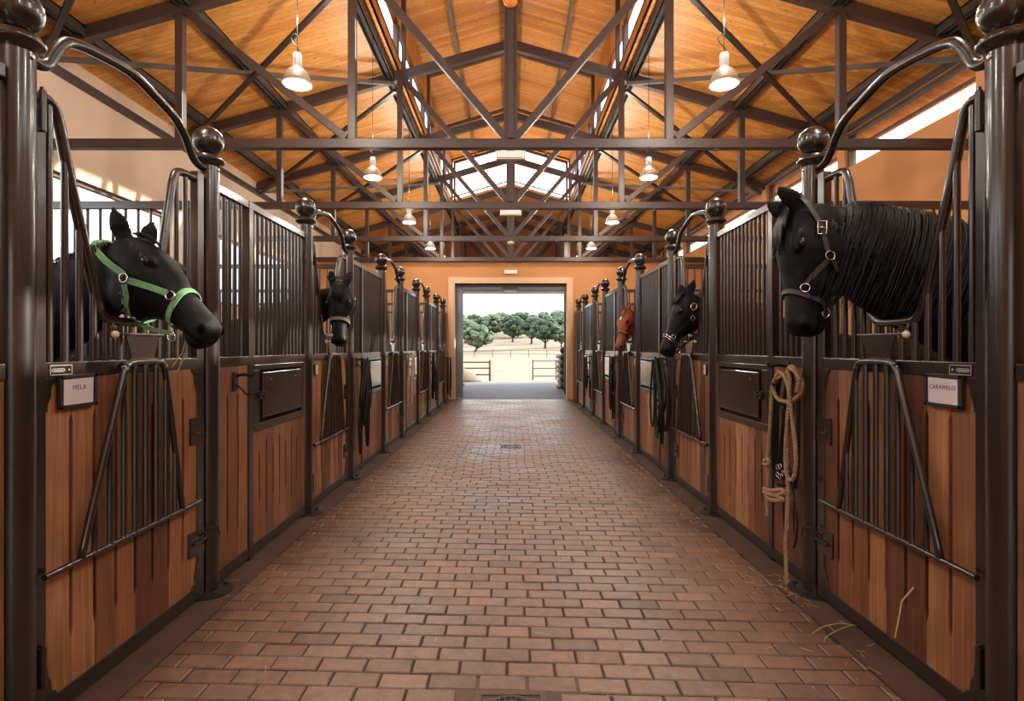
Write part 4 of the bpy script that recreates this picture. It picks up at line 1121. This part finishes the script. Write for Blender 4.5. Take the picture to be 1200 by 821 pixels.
def bridle(s, y, ztop, zlow, label, seed, mat='leather', n=7, wmul=1.0, rope=False):
    rn = random.Random(seed); X0 = s*(W-.07)
    hook(s, y, ztop-.03, 'small hook holding the %s' % label.split(',')[0])
    t = empty('hanging_tack', (X0, y, ztop)); tag(t, label, 'tack', 'bridles and ropes hanging on the stall fronts')
    H = ztop-zlow
    for k in range(n):
        L_ = H*rn.uniform(.55,1.0) if k else H; dy = rn.uniform(-.10,.06)*wmul; w2 = rn.uniform(.02,.07)*wmul; dx = -s*rn.uniform(0,.11)
        pts = [(dx,dy*.2,0),(dx,dy*.7-w2*.5,-L_*.3),(dx,dy-w2,-L_*.65),(dx,dy-w2*.4,-L_*.96),(dx,dy+w2*.5,-L_*.95),(dx,dy+w2,-L_*.6),(dx,dy*.7+w2*.6,-L_*.28),(dx,dy*.2+.012,0)]
        if rope:
            b = MB(); b.tube(spline(pts,6), .009, 8); b.build('rope_loop', M[mat], t, smooth='all')
        else:
            P_ = spline(pts, 6); b = MB(); b.band(P_, [Vector((-s*.5,-.85,0))]*len(P_), rn.uniform(.014,.028), .006); b.build('strap', M[mat], t)
    b = MB(); zz = -H*.45
    b.tube([(-s*.03,-.05+.11*(i/12),zz-.05+.03*math.sin(i/12*PI)) for i in range(13)] , .012, 6)
    b.build('browband', M[mat], t, smooth='all')
    if not rope:
        b = MB()
        for q in (-.05,.06): b.tube([(-s*.035,q+.028*math.cos(k*PI/7),zz-.12+.028*math.sin(k*PI/7)) for k in range(14)], .0035, 6, True)
        b.tube([(-s*.035,-.04,zz-.12),(-s*.035,.05,zz-.12)], .007, 6); b.build('bit', M['chrome'], t, smooth='all')
bridle(-1, 6.24, 1.27, .25, 'black bridle with long reins, hanging on the second left panel', 31, n=8, wmul=2.0)
bridle(-1, 9.02, 1.30, .45, 'pale pinkish rope halter, hanging on the third left panel', 32, 'palerope', 5, 1.5, True)
bridle(-1, 11.78, 1.30, .30, 'dark bridle with a pale pad, hanging on the fourth left panel', 33, n=9, wmul=1.3)
bridle(-1, 14.55, 1.15, .10, 'black tack hanging low beside the end wall on the left', 34, n=6, wmul=1.5)
bridle(1, 6.17, 1.28, .35, 'black bridle with looped reins, hanging on the second right panel', 41, n=8, wmul=1.7)
bridle(1, 9.0, 1.25, .25, 'dark bridle hung with red straps, hanging on the third right panel', 42, n=8, wmul=1.2)
bridle(1, 11.8, 1.22, .35, 'dark bridle, hanging on the fourth right panel', 43, n=7, wmul=1.2)
b = MB(); b.band([Vector((-.05,.03*math.cos(k*PI/8)-.04,-.05+.05*math.sin(k*PI/8))) for k in range(17)], [Vector((-1,0,0))]*17, .02, .006)
o = b.build('red_strap', plain('red_webbing',(.45,.06,.05),.7)); o.location = (W-.08,9.0,1.25); tag(o,'small red webbing loop on the third right panel','strap')
b = MB(); b.prism([(-.05,-.20),(.05,-.20),(.05,-.02),(-.05,-.02)], 0, .03); o = b.build('saddle_pad', M['paper'], None, bevel=.008); o.location = (-W+.07,11.78,1.05); tag(o,'small white pad among the straps on the fourth left panel','pad')

# ------------------------------------------------------------------ straw on the floor and the door
b = MB(); b.tube([(1.700,2.60,.165),(1.701,2.575,.42),(1.702,2.565,.50)], [.0035,.0035,.0015], 5); b.tube([(1.702,2.572,.45),(1.690,2.50,.60)], [.0028,.001], 5)
Xp = 1.722
pts = [sp(1049,747,Xp),sp(1054,722,Xp),sp(1057,704,Xp),sp(1071,688,Xp)]
b = MB(); b.band(pts, [Vector((-1,0,.0))]*4, .008, .002)
tag(b.build('straw_stalk', M['straw']), 'single bent straw stalk sticking to the foot of the CARAMELO door', 'straw')
def fp(px, py, z=.004):
    y = F*(HC-z)/(py-407.5); return Vector(((px-598.5)*y/F, y, z))
b = MB(); b.tube(spline([fp(952,742),fp(965,734,.02),fp(985,730,.03),fp(1004,733,.01)],4), .0022, 5); b.tube(spline([fp(966,752),fp(968,746,.01),fp(984,737,.02),fp(1002,731,.008)],4), .0018, 5)
tag(b.build('straw_stalk', M['straw']), 'looping straw strands on the floor at the near right', 'straw')
b = MB(); rn = random.Random(77)
def litter(cx, cy, n, r):
    for k in range(n):
        a = rn.uniform(0,PI); x = cx+rn.gauss(0,r); y = cy+rn.gauss(0,r*1.6); l_ = rn.uniform(.01,.06)
        if abs(x) > 1.70: continue
        b.tube([(x,y,.006+rn.random()*.006),(x+math.cos(a)*l_,y+math.sin(a)*l_,.006+rn.random()*.008)], .0011, 4)
litter(1.62,3.18,60,.07); litter(1.58,3.3,40,.12); litter(-1.6,3.25,14,.1); litter(-1.6,4.5,20,.15); litter(1.58,2.4,22,.15)
for k in range(110): litter(rn.uniform(-1.65,1.65), rn.uniform(1.9,9), 1, .05)
for yy in PY[2:7]: litter(1.6,yy-.1,10,.09); litter(-1.6,yy-.1,10,.09)
tag(b.build('loose_straw', M['straw']), 'bits of straw scattered along the edges of the aisle', 'straw', kind='stuff')

# ------------------------------------------------------------------ beyond the doorway
def sack(cx, cy, cz, l, w, h, mat, label, rz_=0, name='feed_sack'):
    b = MB(); rs = []; n = 20; rn = random.Random(int(cz*1000)+7)
    for i in range(9):
        q = -1+2*i/8; e = (1-abs(q)**3.2)**.5; row = []
        for k in range(n):
            p = 2*PI*k/n; cp, sn_ = math.cos(p), math.sin(p)
            row.append((math.copysign(abs(cp)**.6,cp)*w/2*(.35+.65*e)+rn.uniform(-.006,.006), q*l/2, h/2+math.copysign(abs(sn_)**.7,sn_)*h/2*(.12+.88*e)))
        rs.append(row)
    b.rings(rs); o = b.build(name, M[mat], None, smooth='all'); o.location = (cx,cy,cz); o.rotation_euler = (0,0,rz_); tag(o, label, 'sack'); return o
lv = ['bottom','second','third','fourth','fifth','sixth','seventh','top']
for k in range(7):
    sack(1.80+(.03 if k%2 else 0), 19.55, k*.171, .62, .40, .17, 'sack', 'white feed sack on the right beyond the doorway, %s of its stack' % (lv[k] if k<6 else 'top'), .1*(-1)**k)['group'] = 'stacked white feed sacks'
for k in range(6):
    b = MB(); b.tube([(.27*math.cos(i*PI/12),.27*math.sin(i*PI/12),0) for i in range(24)], .12, 12, True)
    o = b.build('rubber_tyre', M['tyre'], None, smooth='all'); o.location = (2.05, 18.75, .12+k*.24); tag(o, 'black rubber ring on the right beyond the doorway, %s of its stack' % (['bottom','second','third','fourth','fifth','top'][k]), 'tyre', 'stacked black rubber rings')
sack(-1.95, 20.6, 0, .6, .42, .17, 'sack', 'pale sack on the floor at the left beyond the doorway, lower one', .4)
sack(-1.98, 20.62, .172, .55, .38, .16, 'tyre', 'dark sack lying on the pale one at the left beyond the doorway', .2)
b = MB(); b.box(1.64,1.74,17.0,17.1,0,4.9); b.box(1.60,1.78,16.96,17.14,0,.012)
tag(b.build('steel_column', M['purlin']), 'dark steel column at the right edge of the view through the doorway', 'column')
# ground
def gz(x, y):
    P_ = [(22,-.03),(24,-.06),(27,-.18),(35,-.55),(55,-.75),(85,-.35),(110,.45),(125,1.2),(150,3.0),(200,6.9),(260,11.6),(400,20),(640,26)]
    for (a,ha),(c,hc) in zip(P_, P_[1:]):
        if a <= y <= c:
            k = (y-a)/(c-a); k = k*k*(3-2*k)*.5+k*.5; z = ha+(hc-ha)*k; break
    else: z = P_[-1][1] if y > 100 else -.03
    if y > 90: z += (x*.03)*min(1,(y-90)/80)
    return z + .12*noise.noise((x*.06,y*.06,0))*min(1,max(0,(y-30)/30))
b = MB(); ys = [22.7,23,24,25.5,27,29,31,34,38,42,47,52,58,65,72,80,90,100,110,120,130,140,150,165,180,200,220,240,270,300,340,400,480,600]
xs = [-1,-.75,-.55,-.4,-.28,-.18,-.1,-.04,.04,.1,.18,.28,.4,.55,.75,1]
vs = [(x*max(40,y*.9),y,gz(x*max(40,y*.9),y)) for y in ys for x in xs]; n = len(xs)
b.add(vs, [(j*n+i,j*n+i+1,(j+1)*n+i+1,(j+1)*n+i) for j in range(len(ys)-1) for i in range(n-1)])
tag(b.build('ground', M['grass'], None, smooth='all'), 'dry yellow pasture rising to a wooded hill', 'pasture', kind='structure')
b = MB(); vs = [(x,y,gz(x,y)+.015) for y in (22.78,23.6,24.6) for x in (-6,-3,0,3,6)]
b.add(vs, [(j*5+i,j*5+i+1,(j+1)*5+i+1,(j+1)*5+i) for j in range(2) for i in range(4)])
tag(b.build('yard', M['sand']), 'pale sunlit sandy strip outside the far opening', 'yard', kind='structure')
b = MB(); rs = []
rn = random.Random(2)
for q, r in ((0,1.15),(.12,1.02),(.3,.78),(.45,.55),(.58,.32),(.66,.12)):
    rs.append([(-2.35+r*math.cos(k*PI/14)*(1+.08*noise.noise((k,q*5,0))), 24.15+.8*r*math.sin(k*PI/14)*(1+.08*noise.noise((k,q*5,3))), q-.05) for k in range(28)])
b.rings(rs); tag(b.build('sand_heap', M['sand'], None, smooth='all'), 'pale heap outside at the left of the far opening', 'heap', kind='stuff')
# near fences
def fence(name, label, x0, x1, y, hgt, nposts, rails, mat, r=.035, endpost=None):
    t = empty(name, ((x0+x1)/2, y, gz((x0+x1)/2, y))); tag(t, label, 'fence')
    cx = (x0+x1)/2; z0 = gz(cx,y)
    for k in range(nposts):
        x = x0+(x1-x0)*k/(nposts-1); b = MB(); zz = gz(x,y)-z0
        b.lathe([(r,-.1),(r,hgt+.04),(r*.7,hgt+.06)], 8, (x-cx,0,zz)); b.build('fence_post', M[mat], t, smooth=True)
    for hh in rails:
        b = MB(); m = max(2,nposts)
        b.tube([((x0+(x1-x0)*k/(m-1))-cx, -.03, gz(x0+(x1-x0)*k/(m-1),y)-z0+hh) for k in range(m)], r*.62, 6); b.build('fence_rail', M[mat], t, smooth=True)
fence('paddock_fence', 'short weathered rail fence outside on the left, beyond the sand heap', -5.5, -.96, 25.7, .92, 4, (.30,.60,.88), 'rust', .055)
fence('paddock_gate', 'rusty open metal gate outside on the right', 1.16, 3.6, 29.0, 1.0, 3, (.20,.60,.98), 'rust', .045)
fence('wire_fence', 'thin wire fence between the left fence and the right gate', -.9, 1.1, 27.4, .95, 2, (.45,.9), 'brace', .008)
fence('field_fence', 'long thin field fence in front of the oak trees', -24, 24, 92, 1.2, 17, (.5,1.05), 'fence', .06)

# oaks
def oak(x, y, cw, chh, trunk, seed, mat, label, lean=0, det=True):
    rn = random.Random(seed); z0 = gz(x, y); t = empty('holm_oak', (x,y,z0-.1)); tag(t, label, 'tree', 'oak trees on the hill')
    cz = trunk + chh*.45; nb = 130 if det else 40; cw *= .93; chh *= .86
    b = MB()
    for k in range(nb):
        a = rn.uniform(0,2*PI); q = rn.random()**.5; zz = rn.uniform(-.9,1.0)
        rad = math.sqrt(max(0,1-zz*zz*.85))*q; r = cw*(rn.uniform(.11,.21) if det else rn.uniform(.15,.27))
        cx, cy, cc = rad*cw*math.cos(a)*.8+lean*.3, rad*cw*math.sin(a)*.8, cz+zz*chh*.42
        rs = []; m = 7; nn = 11; sd = rn.uniform(0,100)
        for i in range(m+1):
            th = PI*(.04+.92*i/m); row = []
            for j in range(nn):
                p = 2*PI*j/nn; d = Vector((math.sin(th)*math.cos(p),math.sin(th)*math.sin(p),-math.cos(th)))
                rr = r*(1+.42*noise.noise(d*2.6+Vector((sd,0,0)))+.22*noise.noise(d*6+Vector((sd,5,0)))); row.append((cx+d.x*rr,cy+d.y*rr,cc+d.z*rr*.82))
            rs.append(row)
        b.rings(rs)
    b.build('crown', M[mat], t)
    b = MB(); b.tube([(-.1-lean*.6,0,-.2),(-lean*.35,0,trunk*.4),(lean*.1,0,trunk*.8),(lean*.3,0,trunk+chh*.4)],[.34*cw/4,.25*cw/4,.22*cw/4,.1],8)
    for k in range(4):
        a = k*PI/2+.5; b.tube([(lean*.1,0,trunk*.75),(lean*.2+math.cos(a)*cw*.25,math.sin(a)*cw*.25,trunk*1.1),(math.cos(a)*cw*.5,math.sin(a)*cw*.5,trunk+chh*.35)],[.14*cw/4,.10*cw/4,.04],6)
    b.build('trunk', M['bark'], t, smooth=True)
    return t
def px2x(px, y): return (px-598.5)*y/F
oak(px2x(559,113),113, 3.9,4.9,1.3,1,'leafl','low spreading oak with a leaning trunk, nearest tree at the left', .9)
oak(px2x(601,150),150, 4.2,6.2,1.7,2,'leafd','dark round oak standing in the middle of the view through the doorway')
oak(px2x(639,123),123, 4.2,5.6,1.8,3,'leafd','dark oak with an upright trunk right of the middle')
oak(px2x(623,140),140, 4.3,5.6,1.8,4,'leafd','dark oak partly hidden behind the one right of the middle')
oak(px2x(658,128),128, 3.0,4.2,1.2,5,'leafl','pale green oak at the right edge of the doorway view')
oak(px2x(577,175),175, 5.2,6.5,1.5,6,'leafl','pale olive oak behind the leaning one')
oak(px2x(545,150),150, 4.4,5.6,1.5,7,'leafl','pale oak at the left edge of the doorway view')
rn = random.Random(50); ox = 0; base = {}
spots = []
for y, n_ in ((180,9),(205,12),(235,14),(270,14),(310,14)):
    for k in range(n_):
        spots.append((y*(-.17+.34*(k+.5*rn.random()+.25)/n_), y+rn.uniform(-12,12)))
protos = {}
for k, (x, y) in enumerate(spots):
    mk = 'leafd' if rn.random() < .4 else 'leafl'
    lab = 'small %s oak high on the wooded hill, one of the far rows' % ('dark' if mk=='leafd' else 'pale')
    if mk not in protos:
        protos[mk] = oak(0, 100, 4.5, 4.9, 1.0, 90+len(protos), mk, lab, det=False); o = protos[mk]
    else: o = copy_tree(protos[mk])
    o.location = (x, y, gz(x,y)-.3); o.rotation_euler = (0,0,rn.uniform(0,6)); s_ = rn.uniform(.85,1.25); o.scale = (s_,s_,s_*rn.uniform(.85,1.1))
    tag(o, lab, 'tree', 'far %s oaks on the hill' % ('dark' if mk=='leafd' else 'pale'))

# ------------------------------------------------------------------ light
w = bpy.data.worlds.new('World'); sc.world = w; w.use_nodes = True; nt = w.node_tree; bg = nt.nodes['Background']
tc = N(nt,'ShaderNodeTexCoord'); sx = N(nt,'ShaderNodeSeparateXYZ'); nt.links.new(tc.outputs['Generated'], sx.inputs[0])
rp = ramp(nt, [(0,(.25,.22,.18)),(.495,(.3,.27,.22)),(.50,(.95,1.05,1.1)),(.54,(.95,1.1,1.2)),(.60,(3.4,3.5,3.6)),(1,(3.6,3.9,4.4))])
mr = N(nt,'ShaderNodeMapRange'); mr.inputs[1].default_value = -1; mr.inputs[2].default_value = 1
nt.links.new(sx.outputs['Z'], mr.inputs[0]); nt.links.new(mr.outputs[0], rp.inputs['Fac'])
nt.links.new(rp.outputs[0], bg.inputs[0]); bg.inputs[1].default_value = SKY = 1.0
sl = bpy.data.lights.new('sun','SUN'); sl.energy = 9; sl.angle = R(.6); sl.color = (1,.90,.74)
so = bpy.data.objects.new('sun', sl); COL.objects.link(so)
so.rotation_euler = Vector((-.86,-.36,-.36)).to_track_quat('-Z','Y').to_euler(); so.location = (30,20,20)

# ------------------------------------------------------------------ camera
cam = bpy.data.cameras.new('camera'); co = bpy.data.objects.new('camera', cam); COL.objects.link(co)
cam.sensor_width = 36; cam.lens = F*36/1200; co.location = (0,0,HC); co.rotation_euler = (PI/2,0,0)
cam.shift_x = 1.5/1200; cam.shift_y = -3/1200; cam.clip_end = 2000; cam.clip_start = .05
sc.camera = co
sc.view_settings.view_transform = 'Standard'; sc.view_settings.look = 'None'; sc.view_settings.gamma = 1; sc.view_settings.use_curve_mapping = False
sc.view_settings.exposure = 0.6
sc.cycles.max_bounces = 10; sc.cycles.diffuse_bounces = 6; sc.cycles.glossy_bounces = 4; sc.cycles.transparent_max_bounces = 12
sc.cycles.caustics_reflective = False; sc.cycles.caustics_refractive = False; sc.cycles.sample_clamp_indirect = 8; sc.cycles.use_denoising = True
